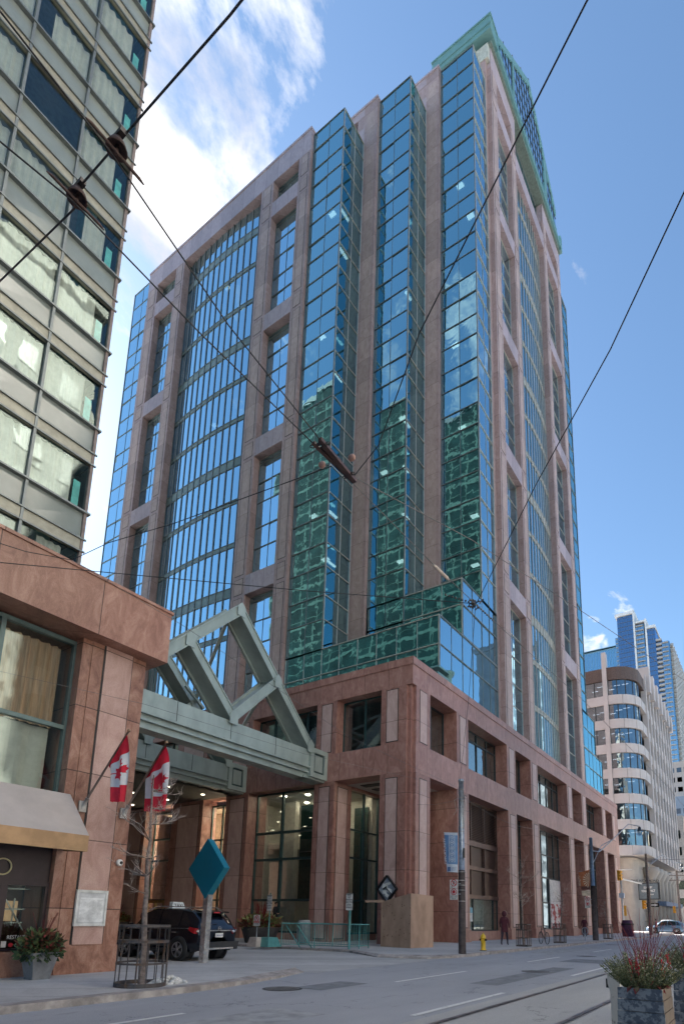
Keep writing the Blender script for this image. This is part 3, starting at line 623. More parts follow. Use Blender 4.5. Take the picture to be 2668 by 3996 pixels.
kp = [(-60, 9.85), (5.5, 9.82), (7.6, 9.82), (8.8, 9.93), (9.8, 10.12), (11.2, 10.5), (12.8, 11.1)]; kq = [(-60, 10.11), (5.5, 10.11), (7.6, 10.11), (8.7, 10.2), (9.6, 10.34), (11.1, 10.82), (12.6, 11.29)]
kz = [.12, .12, .12, .11, .085, .05, .015]
for i in range(6):
    a, b, c, d = kp[i], kp[i+1], kq[i+1], kq[i]; za, zb_ = kz[i], kz[i+1]
    m.q((*a, za), (*b, zb_), (*c, max(zb_, .121)), (*d, max(za, .121))); m.q((*a, -.02), (*b, -.02), (*b, zb_), (*a, za))
struct(m.build('kerb', KERB)); m = MB()
slab([(21.6, 10.95), (79, 10.95), (79, 40), (28, 40), (21.4, 34), (21.2, 15.6), (19.6, 13.2), (20.2, 11.6)], -.02, .12); struct(m.build('pavement', PAVE)); m = MB()
kp = [(79, 10.68), (22.6, 10.68), (21.2, 10.72), (20.0, 11.3), (19.3, 13.1), (21.0, 15.75), (21.1, 34)]; kq = [(79, 10.94), (22.8, 10.94), (21.6, 10.94), (20.2, 11.59), (19.61, 13.2), (21.19, 15.7), (21.39, 34)]; kz = [.12, .12, .10, .05, .03, .10, .12]
for i in range(6):
    a, b, c, d = kp[i], kp[i+1], kq[i+1], kq[i]; za, zb_ = kz[i], kz[i+1]
    m.q((*b, zb_), (*a, za), (*d, .121), (*c, .121)); m.q((*b, -.02), (*a, -.02), (*a, za), (*b, zb_))
struct(m.build('kerb', KERB))
sheet('driveway', [(12.8, 10.7), (19.9, 10.7), (19.3, 13.1), (21.0, 15.75), (21.1, 45), (8.9, 45), (8.9, 14.6), (12.8, 14.6)], .006, PAVE)
m = MB(); slab([(88, 11.5), (400, 11.5), (400, 40), (88, 40)], -.02, .12); struct(m.build('pavement', PAVE))
# ---------------------------------------------------------------- hotel on the left
H = thing('hotel_building', 'red granite hotel at the left edge with beige awning and glass tower above', 'hotel', (6, 20, 0))
hw = MB()
GRh = stone('brown_granite', ((.16, .064, .040), (.31, .15, .104), (.47, .28, .205)), zj=1.62, rough=.36, zoff=.03, vein=1.3)
GRhb = stone('brown_granite_band', ((.20, .085, .058), (.33, .165, .118), (.48, .28, .21)), zj=40, hj=2.35, rough=.36, zoff=9, off=.6)
GRhl = stone('pink_granite_panel', ((.36, .20, .165), (.48, .30, .255), (.58, .39, .34)), zj=1.62, rough=.42, vein=.8, zoff=.03)
hw.box(7.16, 8.9, 13.82, 15.4, 0.1, 8.6); hw.box(7.4, 8.9, 13.78, 13.9, .1, .75); hw.box(7.40, 8.86, 13.795, 13.85, .75, 8.3)
hw.box(7.74, 8.47, 13.76, 13.80, .78, 8.28, 2); hw.box(7.70, 7.74, 13.785, 13.80, .78, 8.28, 3); hw.box(8.47, 8.50, 13.785, 13.80, .78, 8.28, 3)
hw.box(2.6, 9.2, 13.32, 15.4, 8.2, 9.62, 1); hw.box(2.55, 9.24, 13.28, 15.4, 9.62, 9.70, 1); hw.box(-20, 2.6, 13.32, 15.4, 8.2, 9.7, 1)
hw.box(-20, 3.4, 13.8, 15.4, 0.1, 8.2); hw.box(3.4, 7.16, 14.0, 15.0, 3.6, 4.1, 3); hw.box(6.2, 7.16, 13.95, 14.3, .1, .68)
hw.box(8.2, 8.88, 15.41, 60, .1, 9.6); hw.box(-20, 8.85, 15.4, 60, 9.3, 9.5, 1); hw.box(8.2, 9.2, 15.41, 60, 8.2, 9.62, 1)
hw.build('stone_wall', [GRh, GRhb, GRhl, BLACKP], H)
TEALF = pm('teal_window_frame', (.10, .15, .15), .4, .3, .1)
glazed('window', 'y', 14.2, [3.4, 5.5, 7.15], [4.1, 5.9, 8.1], LGLASS, TEALF, mw=.10, md=.1, parent=H)
def curtain(name, x0, x1, y, z0, z1, mat, parent, amp=.05, wl=.22):
    m = MB(); n = int((x1-x0)/wl*6); P = [(x0+(x1-x0)*i/n, y+amp*math.sin(i*math.pi/3+.6*math.sin(i*.37))) for i in range(n+1)]
    for i in range(n): m.q((*P[i], z0), (*P[i+1], z0), (*P[i+1], z1), (*P[i], z1), smooth=True)
    return m.build(name, mat, parent)
TAN = pm('tan_curtain', (.62, .42, .28), .85, 0, .12, scale=3, stretch=(6, 6, .4)); PALEC = pm('pale_curtain', (.70, .71, .65), .85, 0, .05)
curtain('curtain', 5.6, 7.0, 14.5, 5.9, 8.0, TAN, H); curtain('curtain', 3.5, 5.3, 14.5, 5.9, 8.0, TAN, H); curtain('curtain', 3.5, 7.0, 14.6, 4.1, 5.9, PALEC, H, .03, .5)
m = MB(); m.box(3.0, 7.15, 15.0, 15.2, .2, 8.2); m.box(3.4, 3.5, 14.3, 15, 0.2, 8.2); m.build('room_wall', DARK, H)
# restaurant front below the awning
DKF = pm('dark_aubergine_frame', (.035, .020, .026), .4, .1, .1)
m = MB(); m.box(3.4, 7.16, 13.98, 14.15, 2.14, 3.6); m.box(3.4, 7.16, 13.94, 14.1, 2.08, 2.16); m.box(6.16, 6.3, 13.95, 14.1, .1, 2.1); m.box(7.09, 7.16, 13.95, 14.1, .7, 2.1); m.box(6.3, 7.09, 13.95, 14.1, .66, .72)
m.build('restaurant_front', DKF, H)
m = MB(); m.box(5.2, 5.3, 13.97, 14.05, .1, 2.08); m.box(6.06, 6.16, 13.97, 14.05, .1, 2.08); m.box(5.3, 6.06, 13.97, 14.05, 1.98, 2.08); m.box(5.3, 6.06, 13.97, 14.05, .1, .35); d_ = m.build('door', DKF, H)
m = MB(); m.q((5.3, 14.02, .35), (6.06, 14.02, .35), (6.06, 14.02, 1.98), (5.3, 14.02, 1.98)); m.build('pane', DGLASS, d_); m = MB(); m.tube([(5.98, 13.9, .9), (5.98, 13.9, 1.5)], .015, 6); m.build('handle', STEEL, d_)
m = MB(); m.q((6.3, 14.05, .72), (7.09, 14.05, .72), (7.09, 14.05, 2.08), (6.3, 14.05, 2.08)); rw = m.build('restaurant_window', SGLASS, H)
m = MB(); text_mb(m, 'RESTAURANT', .115, (6.46, 14.04, .925), (1, 0, 0), (0, 0, 1), .004, squash=.82); text_mb(m, 'BAR', .115, (7.0, 14.04, .925), (1, 0, 0), (0, 0, 1), .004, squash=.5)
m.box(6.36, 6.46, 14.035, 14.045, .75, .88); m.build('lettering', pm('frosted_lettering', (.66, .62, .60), .6), rw)
m = MB(); m.lathe([(.045, 0), (.045, .006)], (6.555, 14.035, .80), (0, 1, 0), 14, 0); m.lathe([(.05, 0), (.05, .006)], (6.69, 14.035, .79), (0, 1, 0), 14, 1); m.box(6.77, 6.87, 14.03, 14.04, .76, .85, 2)
m.build('sticker', [RED, pm('green_sticker', (.30, .50, .40), .5), pm('mint_sticker', (.35, .55, .45), .5)], rw)
m = MB()
for z in (1.25, 1.55): m.box(6.35, 6.95, 14.45, 14.5, z, z+.03)
m.beam((6.4, 14.45, 1.95), (6.95, 14.45, 1.1), .04, .03); m.beam((6.7, 14.46, 1.2), (6.7, 14.46, 1.8), .03, .03); m.box(6.35, 7.0, 14.4, 14.43, 2.0, 2.03)
m.build('display_rack', pm('chrome', (.6, .6, .58), .25, .8), H)
m = MB(); m.box(6.4, 6.9, 14.7, 14.9, 1.3, 1.75); m.build('lamp_shade', pm('warm_shade', (.60, .42, .28), .8, emit=(1, .6, .3, .06)), H)
m = MB(); m.box(5.5, 7.1, 14.98, 14.995, .2, 2.1); m.build('room_wall', pm('dark_red_room', (.07, .03, .025), .8), H)
m = MB()
for k in range(40):
    t0, t1 = 2*math.pi*k/40, 2*math.pi*(k+1)/40; c = (6.13, 13.93, 2.46)
    m.tube([(c[0]+.17*math.cos(t0), c[1], c[2]+.17*math.sin(t0)), (c[0]+.17*math.cos(t1), c[1], c[2]+.17*math.sin(t1))], .018, 6, cap=False)
m.build('ring_sign', pm('cream_gold', (.70, .60, .35), .4, .2), H, label='thin cream ring sign on the dark fascia')
m = MB()
AWN = [(13.8, 4.25), (12.8, 3.2), (12.8, 2.84)]
for k in range(10):
    x0, x1 = 2.8+.45*k, 2.8+.45*(k+1); m.q((x0, 12.8, 3.2), (x1, 12.8, 3.2), (x1, 13.8, 4.25), (x0, 13.8, 4.25), mat=0, smooth=True)
    d0, d1 = .01*math.sin(k*1.7), .01*math.sin((k+1)*1.7); m.q((x0, 12.8+d0, 2.84), (x1, 12.8+d1, 2.84), (x1, 12.8, 3.2), (x0, 12.8, 3.2), mat=1, smooth=True)
m.q((7.3, 12.8, 2.84), (7.3, 13.8, 2.9), (7.3, 13.8, 4.25), (7.3, 12.8, 3.2), mat=1); m.q((2.8, 12.8, 2.9), (7.3, 12.8, 2.9), (7.3, 13.8, 2.95), (2.8, 13.8, 2.95), mat=2)
m.build('awning', [pm('pale_awning_canvas', (.50, .44, .41), .85, 0, .05, scale=1.4), pm('tan_awning_canvas', (.47, .29, .155), .85, 0, .08, scale=3), BLACK], H)
# glass tower of the hotel
fl = MB(); sp_ = MB(); hx = [8.82-1.84*i for i in range(9)]
Zb = [25.8+3.2*k for k in range(-6, 17)]
TANB = pm('tan_metal_band', (.34, .325, .26), .4, .2, .08); GRYB = pm('grey_metal_band', (.26, .27, .255), .4, .3, .08)
for z in Zb:
    fl.box(-60, 8.86, 17.9, 18.02, z, z+.42, 0); fl.box(-60, 8.92, 17.84, 17.90, z-.03, z+.02, 1); fl.box(-60, 8.92, 17.84, 17.90, z+.40, z+.45, 1); fl.box(-60, 8.94, 17.82, 18.0, z+1.36, z+1.42, 1)
    fl.box(8.78, 8.858, 18.02, 60.5, z, z+.42, 2); fl.box(8.8, 8.855, 18.05, 60.5, z+1.35, z+1.48, 2)
for x in hx[1:]: fl.box(x-.04, x+.04, 17.86, 18.0, 8, 80.6, 1)
fl.box(8.76, 8.86, 17.88, 18.0, 8, 80.6, 3)
y = 18.02
while y < 60.6: fl.box(8.8, 8.851, y-.11, y+.11, 8, 80.6, 2); y += 2.36
hf = fl.build('glass_wall_frame', [TANB, MUL, pm('pale_band', (.10, .175, .16), .9, spec=.1), pm('red_brown_edge', (.22, .17, .15), .5)], H)
HSIDE = pm('green_side_pane', (.016, .052, .055), .9, 0, .25, scale=.45, spec=.05, col2=(.005, .020, .024))
m = MB(); m.q((8.84, 18.02, 8), (8.84, 60.5, 8), (8.84, 60.5, 80.6), (8.84, 18.02, 80.6)); m.build('side_pane', HSIDE, hf)
m = MB(); m.box(-60, 8.5, 20.5, 60, 8, 80.5); m.box(8.3, 8.78, 20, 60.4, 8, 80.5, 1); m.build('core_wall', [pm('hotel_interior', (.20, .22, .20), .9), pm('green_blind', (.10, .24, .19), .8)], H)
m = MB(); m.box(-60, 8.9, 17.9, 60.5, 80.5, 81.3); m.build('roof', MUL, H)
SPAN = pm('grey_spandrel_glass', (.25, .28, .26), .12, 0, .06, scale=.7, spec=.8); rj = random.Random(9)
for i in range(6):
    for z in Zb:
        if 7 < z < 46:
            x0, x1 = hx[i+1]+.04, hx[i]-.04; t = rj.uniform(-.02, .02); u_ = rj.uniform(-.015, .015)
            w = MB(); w.q((x0, 17.96, z+1.42), (x1, 17.96+t, z+1.42), (x1, 17.96+t+u_, z+3.17), (x0, 17.96+u_, z+3.17)); wo_ = w.build('window', LGLASS, H)
            if rj.random() < .9:
                c = curtain('curtain', x0+.05+(.0 if rj.random() < .75 else .5), x1-.45*(i == 0), 18.13, z+1.45, z+3.14, PALEC, wo_, .035, .24)
            if i == 0:
                c = MB(); c.box(x1-.38, x1-.16, 18.1, 18.12, z+1.44, z+2.5); c.build('blind', pm('glowing_turquoise_blind', (.16, .62, .60), .7, emit=(.3, .9, .85, .02)), wo_)  # faint emission makes the blind look lit; it is no lamp
            c = MB(); c.q((x0, 17.97, z+.45), (x1, 17.97+t, z+.45), (x1, 17.97, z+1.36), (x0, 17.97, z+1.36)); c.build('spandrel_glass', SPAN, wo_)
m = MB(); m.q((-60, 17.97, 8), (hx[6]-.04, 17.97, 8), (hx[6]-.04, 17.97, 80.5), (-60, 17.97, 80.5)); m.q((hx[6], 17.97, 46.2), (8.8, 17.97, 46.2), (8.8, 17.97, 80.5), (hx[6], 17.97, 80.5)); m.build('glass_wall', LGLASS, H)
for k in range(0, 1): pass
# ---------------------------------------------------------------- entrance canopy: two steel beams with gable trusses
K = thing('entrance_canopy', 'grey green steel canopy beams with gable trusses between the hotel and the tower', 'canopy', (17, 22, 9))
for y0, dz in ((21.9, 0), (28.75, -.05)):
    y1 = y0+1.15
    m = MB(); xr = 25.05
    m.box(8.9, xr, y0+.15, y1, 9.95, 11.03); m.box(8.9, xr, y0+.22, y1-.05, 9.72, 9.95); m.box(8.9, xr, y0+.02, y0+.15, 9.93, 10.02); m.box(8.9, xr, y0+.30, y1-.1, 9.35, 9.72); m.box(8.9, xr, y0+.1, y0+.3, 9.64, 9.72)
    for x in (12, 15.97, 19.15, 22.3): m.box(x-.012, x+.012, y0+.14, y0+.16, 9.96, 11.03, 1)
    b_ = m.build('beam', [GREENM, BLACK], K)
    m = MB()
    for x in [9.6+1.15*i for i in range(14)]: m.lathe([(.10, 0), (.10, .03)], (x, y0+.62, 9.32), n=10)
    m.build('downlight', pm('lamp_housing', (.40, .42, .40), .4, .4), b_)
    m = MB(); X0, X1, Z0_, Z1_ = 25.05, 26.58, 9.45, 11.2
    m.box(X0, X1, y0+.10, y1+.1, Z0_, Z1_)
    for a, b, c, d in ((X0, X1, Z0_, Z0_+.28), (X0, X1, Z1_-.28, Z1_), (X0, X0+.3, Z0_+.281, Z1_-.281), (X1-.3, X1, Z0_+.281, Z1_-.281)): m.box(a, b, y0, y0+.098, c, d)
    m.box(X0+.42, X1-.42, y0+.05, y0+.097, Z0_+.40, Z1_-.40, 0); m.box(X0+.305, X1-.305, y0+.093, y0+.099, Z0_+.29, Z1_-.29, 1); m.box(X0-.35, X1, y0+.2, y1, Z0_-.1, Z0_)
    m.build('end_block', [GREENM, GREEND], K)
    m = MB(); yc = y0+.62; ap = (19.15, 17.1)
    bl_, br_ = (13.2, 11.25), (25.0, 11.25); nl, nr, nb = (16.25, 14.2), (22.08, 14.2), (19.15, 11.25)
    for p, q in ((bl_, ap), (ap, br_), (nl, nb), (nb, nr)):
        P, Q = Vector((p[0], yc, p[1])), Vector((q[0], yc, q[1])); d = (Q-P).normalized(); u = Vector((0, 1, 0)); n_ = d.cross(u)
        m.beam(P+n_*.0, Q, 1.0, .26, upv=n_)                                   # web seen from below
        for s in (-1, 1):
            m.beam(P+u*s*.50, Q+u*s*.50, .10, .50, upv=n_)
            for e in (-1, 1): m.beam(P+u*s*.55+n_*e*.22, Q+u*s*.55+n_*e*.22, .12, .06, upv=n_)
    t_ = m.build('truss', GREENM, K)
    m = MB()
    for px_, pz in (bl_, br_, nl, nr, nb, ap):
        for s in (-1, 1): m.prism([(px_-.26, yc+s*.60, pz-.40), (px_+.26, yc+s*.60, pz-.40), (px_+.26, yc+s*.60, pz+.12), (px_, yc+s*.60, pz+.38), (px_-.26, yc+s*.60, pz+.12)], (0, s*.04, 0))
    m.build('node_plate', GREENM, t_)
m = MB()
for a, b in (((16.25, 22.9, 14.1), (19.15, 28.9, 16.8)), ((19.15, 22.9, 16.9), (16.25, 28.9, 14.2)), ((19.15, 22.9, 16.9), (22.08, 28.9, 14.2)), ((22.08, 22.9, 14.1), (24.8, 28.9, 11.4)), ((13.3, 22.9, 11.3), (16.2, 28.9, 14.2)), ((16.25, 22.9, 14.1), (13.3, 28.9, 11.4)), ((20.98, 28.4, 14.9), (22.4, 28.4, 13.9))): m.beam(a, b, .16, .16)
m.build('cross_brace', GREENM, K)
# ---------------------------------------------------------------- the white building with a rounded corner, beyond the side street
WSTN = pm('pale_stone_cladding', (.50, .475, .475), .6, 0, .05, scale=.35, col2=(.43, .405, .40), thr=(.3, .7))
WST2 = pm('beige_base_stone', (.42, .38, .335), .6, 0, .06, scale=.5)
W = thing('curved_office_building', 'white stone office building with rounded corner bands, beyond the side street at the right', 'office building', (110, 25, 0))
def arc(r, n=9, y1=34, x1=134):     # plan outline of the rounded corner, offset inwards by r
    cx_, cy_, rad = 101.4, 20.4, 4.4-r
    P = [(97+r, y1)] + [(cx_-rad*math.cos(t), cy_-rad*math.sin(t)) for t in [math.pi/2*i/n for i in range(n+1)]] + [(x1, 16+r)]
    return P
def ring_band(mb, P, z0, z1, depth, mat=0):
    for i in range(len(P)-1):
        (xa, ya), (xb, yb) = P[i], P[i+1]
        mb.q((xa, ya, z0), (xb, yb, z0), (xb, yb, z1), (xa, ya, z1), mat=mat, smooth=False)
    mb.q(*[(x, y, z0) for x, y in P]+[(134, 34, z0)], mat=mat); mb.q(*[(x, y, z1) for x, y in P]+[(134, 34, z1)], mat=mat)
P0 = arc(0); P1 = arc(.35); P2 = arc(5)
bands = [(11.75, 13.3), (15.9, 17.45), (20.1, 21.65), (24.3, 25.85), (28.5, 30.05), (32.7, 34.25), (36.9, 38.45)]
m = MB()
for z0, z1 in bands: ring_band(m, P0, z0, z1, 1)
ring_band(m, arc(.06), 41.2, 43.4, 1, 1)
for z0, z1 in bands:
    for i, (x, y) in enumerate(P0[1:-1]):
        if i % 3 == 0: m.box(x-.03, x+.03, y-.03, y+.03, z0, z1, 2)  # darker upright strips mark the band joints
m.box(96.9, 98.2, 20.45, 21.15, 11.7, 46.2)                       # the pier between the flat bay and the rounded one
m.box(97.2, 97.4, 24.3, 34, 11.7, 41.2)
m.box(97.3, 130, 15.99, 16.3, 11.7, 11.74)
for k in range(9):
    x = 105.5+3.4*k; m.box(x-.35, x+.35, 15.75, 16.6, 11.75, 44.3)
for k in range(7): m.box(106.2+4.3*k, 107.6+4.3*k, 15.2, 21, 41.2, 46.0-.25*k); 
m.build('stone_band', [WSTN, pm('dark_brown_parapet', (.10, .07, .06), .6), pm('dark_band_joint', (.30, .28, .27), .8)], W)
m = MB()
for x0 in [106+3.4*k for k in range(8)]:
    pass
wm, fm_ = MB(), MB(); rw_ = random.Random(3)
zs = [(b[1], n_[0]) for b, n_ in zip(bands, bands[1:]+[(41.2, 0)])]
WG = glass('office_mirror_glass', (.52, .64, .72), (.10, .12, .14), .32, wave=.03, wscale=.5)
for z0, z1 in zs:
    wm, fm_ = MB(), MB()
    for i in range(len(P1)-2):
        (xa, ya), (xb, yb) = P1[i], P1[i+1]
        if i == 0: ya = 24.2; n = 2
        else: n = 1
        wm.q((xa, ya, z0), (xb, yb+rw_.uniform(-.05, .05), z0), (xb, yb, z1), (xa, ya, z1))
        if i % 2 == 0: fm_.beam((xb, yb, z0), (xb, yb, z1), .14, .14)
    fm_.beam((97.32, 22.6, z0), (97.32, 22.6, z1), .14, .14)
    for k in range(8):
        xa = 105.85+3.4*k; fm_.box(xa, xa+2.7, 16.3, 16.5, z0-.01, z0+.35, 1); wm.q((xa, 16.4, z0), (xa+2.7, 16.4+rw_.uniform(-.05, .05), z0), (xa+2.7, 16.4, z1), (xa, 16.4, z1)); fm_.box(xa+1.3, xa+1.4, 16.3, 16.42, z0, z1)
    ff = fm_.build('window', [MULD, WSTN], W); wm.build('pane', WG, ff)
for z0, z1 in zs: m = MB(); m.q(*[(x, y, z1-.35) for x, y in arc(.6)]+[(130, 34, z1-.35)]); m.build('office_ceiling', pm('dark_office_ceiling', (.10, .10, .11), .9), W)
m = MB(); m.prism([(x, y, 11) for x, y in arc(6)]+[(134, 34, 11)], (0, 0, 30)); m.build('core_wall', DARK, W)
m = MB(); rl = random.Random(4)
for z0, z1 in zs:
    for k in range(5):
        y = 17.5+1.3*k; x = 98.4+rl.random()*2.5
        if rl.random() < .75: m.box(x, x+.12, y, y+1.0, z1-.44, z1-.38)
m.build('ceiling_light', LITEW, W)
m = MB(); m.prism([(x, y, 0) for x, y in arc(2.2)]+[(134, 34, 0)], (0, 0, 11.6)); m.box(97.6, 99.5, 21, 34, 0, 11.7)
for z in (1.5, 3.2, 4.9, 6.6, 8.3, 10): m.box(99.15, 99.19, 20.6, 34, z, z+.07, 1); m.box(103.6, 134, 18.15, 18.19, z, z+.07, 1)
for k in range(7): m.lathe([(.75, 0), (.75, 8.5), (1.4, 9.6), (1.4, 10.4)], (106+4.2*k, 17.2, 0), n=12)
for y0 in (22.5, 25.5):
    for z0 in (1.0, 5.2, 8.2): m.box(97.55, 97.6, y0, y0+2, z0, z0+2.0, 2)
for k in range(7): m.box(107.2+4.2*k, 109.6+4.2*k, 18.0, 18.18, .5, 4, 2); m.box(107.2+4.2*k, 109.6+4.2*k, 18.0, 18.18, 5.4, 9, 2)
m.box(97.4, 103, 15.8, 18.0, 11.6, 11.74)
m.box(108, 128, 15.4, 18, 4.2, 4.9, 3)
m.build('base_wall', [WST2, pm('stone_joint', (.25, .22, .19), .8), MULD, pm('blue_awning', (.10, .16, .26), .7)], W)
m = MB(); text_mb(m, 'ONE RICHMOND', .55, (98.95, 19.1, 7.65), (.45, -1, 0), (0, 0, 1), .1); m.build('lettering', BLACKP, W)
BB = thing('billboard', 'dark grey billboard with white lettering under the rounded corner of the white building', 'billboard', (98.4, 16.6, 4.9))
m = MB(); M_ = Matrix.Translation((98.7, 16.4, 0)) @ Matrix.Rotation(R(-24), 4, 'Z')
m.box(-.15, .15, -1.75, 1.75, 4.85, 7.45, 0); m.box(-.19, -.151, -1.6, 1.6, 5.0, 7.3, 1)
text_mb(m, 'ELECTRIFY', .50, (-.2, .75, 6.55), (0, -1, 0), (0, 0, 1), .02, 2, squash=.62); text_mb(m, 'YOUR IMPACT', .50, (-.2, 1.2, 6.02), (0, -1, 0), (0, 0, 1), .02, 2, squash=.72); text_mb(m, 'LEVEL UP', .26, (-.2, .0, 5.55), (0, -1, 0), (0, 0, 1), .02, 2, squash=.8)
m.xf(M_); m.box(98.6, 98.9, 16.3, 16.6, 0, 4.85)
m.build('board', [BLACK, pm('slate_poster', (.09, .12, .14), .5), WHITE], BB)
# ---------------------------------------------------------------- far towers
def far_tower(name, label, K, blocks, y_side, xdepth, pier_ys, group=None):
    X = 230*K; t = thing(name, label, 'tower block', (X, blocks[0][0]*K, 0))
    if group: t['group'] = group
    return t, X
K2 = 1.65; X = 230*K2
C = thing('condo_tower', 'stepped blue glass condominium tower with white piers and rows of balconies, behind the white building', 'apartment tower', (X, 35*K2, 0))
wl_, wd, pn, bc, gp = MB(), MB(), MB(), MB(), MB()
def zk(z): return (z-1.5)*K2+1.5
blk = [(37.2, 43.2, 122.0, 0), (33.5, 36.9, 117.2, 1), (29.6, 32.6, 114.2, 0), (27.6, 29.6, 109.5, 2), (25.2, 27.6, 108, 1), (43.2, 44.4, 114, 1)]
dxs = [0, .5, 0, 1.5, .3, 1.0]
for (a, b, zt, kind), dx in zip(blk, dxs):
    x0 = X+dx; H_ = zk(zt); a, b = a*K2, b*K2
    (pn if kind != 1 else gp).box(x0, x0+22, a, b, 5, H_-2)
    z = H_-3.0
    while z > 70:
        if kind == 0: wd.box(x0-.15, x0, a, b, z-.25, z+.05)
        elif kind == 1: bc.box(x0-1.1 if a < 60 else x0-.4, x0, a+.3, b-.3, z-.22, z+.1)
        else: bc.box(x0-1.8, x0, a, b, z-.25, z+.9)
        z -= 3.05
    n = max(2, int((b-a)/1.6))
    for i in range(1, n): wd.box(x0-.08, x0, a+(b-a)*i/n-.06, a+(b-a)*i/n+.06, 60, H_-2)
for a, zt in ((36.9, 122.6), (32.7, 117.6)): wl_.box(X-.9, X+20, (a-.28)*K2, (a+.35)*K2, 5, zk(zt))
wl_.box(X-1.2, X+20, 36.9*K2, 43.9*K2, zk(121.2), zk(122.3)); wl_.box(X-.6, X+20, 29.4*K2, 33*K2, zk(113.4), zk(114.4)); wl_.box(X-.3, X+14, 33*K2, 37*K2, zk(116.8), zk(117.4))
# the long side running away
gp.box(X+2, X+95, 25.0*K2, 34*K2, 5, zk(107)); z = zk(107)-3
while z > 30: bc.box(X+4, X+94, 25.0*K2-1.6, 25.0*K2, z-.2, z+.9); z -= 3.05
for k in range(14): wl_.box(X+6+6.5*k, X+6.6+6.5*k, 25.0*K2-1.7, 25.0*K2, 20, zk(107))
CB = glass('condo_dark_glass', (.36, .55, .80), (.03, .06, .10), .55); CL = glass('condo_pale_glass', (.62, .82, .95), (.15, .2, .24), .6)
wl_.build('wall', pm('condo_white', (.55, .58, .60), .6), C); pn.build('glass_wall', CB, C); gp.build('glass_wall', CL, C); wd.build('floor_line', pm('condo_line', (.06, .09, .14), .6), C); bc.build('balcony', pm('condo_balcony', (.32, .32, .31), .6), C)
K3 = 1.9; X = 230*K3
G_ = thing('glass_office_block', 'plain pale blue glass office block far behind, left of the stepped condominium tower', 'office building', (X, 50*K3, 0))
m = MB(); m.box(X, X+40, 42*K3, 62*K3, 5, (109.6-1.5)*K3); g_ = m.build('glass_wall', glass('far_blue_glass', (.42, .72, .90), (.1, .2, .3), .75), G_)
m = MB()
for k in range(30): m.box(X-.3, X, (43+k*.62)*K3, (43+k*.62)*K3+.25, 60, (109.6-1.5)*K3)
for z in range(120, 206, 17): m.box(X-.4, X, 42*K3, 62*K3, z, z+1.6)
m.box(X-.4, X+1, 42*K3, 62*K3, 204.5, 206)
m.build('mullion', pm('far_mullion', (.16, .30, .38), .6), G_)
for nm, lab, x, y0, y1, z1, col in (('office_slab', 'blue grey office slab at the far right edge, down the street', 232, -6, 29.2, 46.5, (.16, .22, .30)), ('stone_block', 'dull brown stone block at the far right edge with pale upper wall', 250, -8, 33, 64, (.34, .31, .29)), ('corner_shop_block', 'low grey commercial block beyond the white building', 150, 16.5, 40, 26, (.36, .34, .33))):
    b = thing(nm, lab, 'building', (x, (y0+y1)/2, 0)); m = MB(); m.box(x, x+40 if x > 200 else x+60, y0, y1, 0, z1); w = MB()
    z = 5
    while z < z1-3:
        yy = y0+.8
        while yy < y1-1.5: w.box(x-.06, x, yy, yy+1.7, z, z+1.9); yy += 2.6
        xx = x+1
        while xx < x+58 and x < 200: w.box(xx, xx+2, y0-.06, y0, z, z+2.2); xx += 3.2
        z += 3.9
        w.build('window_row', DGLASS if x < 200 else pm(nm+'_win', (.05, .08, .12), .2), b)
    m.build('wall', pm(nm+'_wall', col, .7), b)
# ---------------------------------------------------------------- across the street and behind: what the glass mirrors and the sun strikes
def stone_building(name, label, x0, x1, y0, y1, h, col, fh=4.2, wcol=(.05, .07, .09), faces='front', ww=1.5, pitch=3.1, arch=False):
    t = thing(name, label, 'building', ((x0+x1)/2, (y0+y1)/2, 0)); m = MB(); m.box(x0, x1, y0, y1, 0, h)
    z = 5.5; m.box(x0-.4, x1+.4, y0-.4, y1+.5, h, h+1.2); m.box(x0-.15, x1+.15, y0-.15, y1+.25, h*.62, h*.62+.5); m.box(x0-.1, x1+.1, y1, y1+.3, 4.4, 5.0)
    while z < h-3:
        w = MB(); x = x0+1.2
        while x < x1-ww-.8: w.box(x, x+ww, y1, y1+.03, z, z+fh*.55); m.box(x-.15, x+ww+.15, y1, y1+.14, z-.25, z-.02); x += pitch
        if 'left' in faces:
            y = y0+1.2
            while y < y1-ww-.8: w.box(x0-.03, x0, y, y+ww, z, z+fh*.55); y += pitch
        if 'right' in faces:
            y = y0+1.2
            while y < y1-ww-.8: w.box(x1, x1+.03, y, y+ww, z, z+fh*.55); y += pitch
        z += fh; w.build('window_row', pm(name+'_glass', (col[0]*.42, col[1]*.42, col[2]*.42), .3), t)
    m.build('wall', pm(name+'_wall', col, .75, 0, .08, scale=.5), t)
    return t
stone_building('stone_office_block', 'cream stone office block across the street behind the camera', -8, 24, -42, -14, 58, (.50, .49, .46), arch=True)
stone_building('brick_warehouse', 'pale brick block across the street, beside the cream stone one', 27, 84, -44, -16, 13, (.78, .66, .54))
stone_building('concrete_tower', 'tall grey tower across the street, further right', 125, 150, -20, -13, 66, (.16, .19, .23), fh=3.6, ww=2.4, pitch=2.9)
stone_building('stone_bank_block', 'sandstone block across the street, far right', 132, 210, -44, -16, 26, (.52, .42, .32))
stone_building('sun_blocker_tower', 'unseen stone block added behind the hotel and the tower to block the sun', 22, 41, 85, 105, 74, (.5, .46, .4))  # added out of view to keep direct sun off the street
stone_building('dark_brick_block', 'dark brick block behind the hotel', -70, 8, 66, 96, 30, (.40, .36, .30), faces='right')
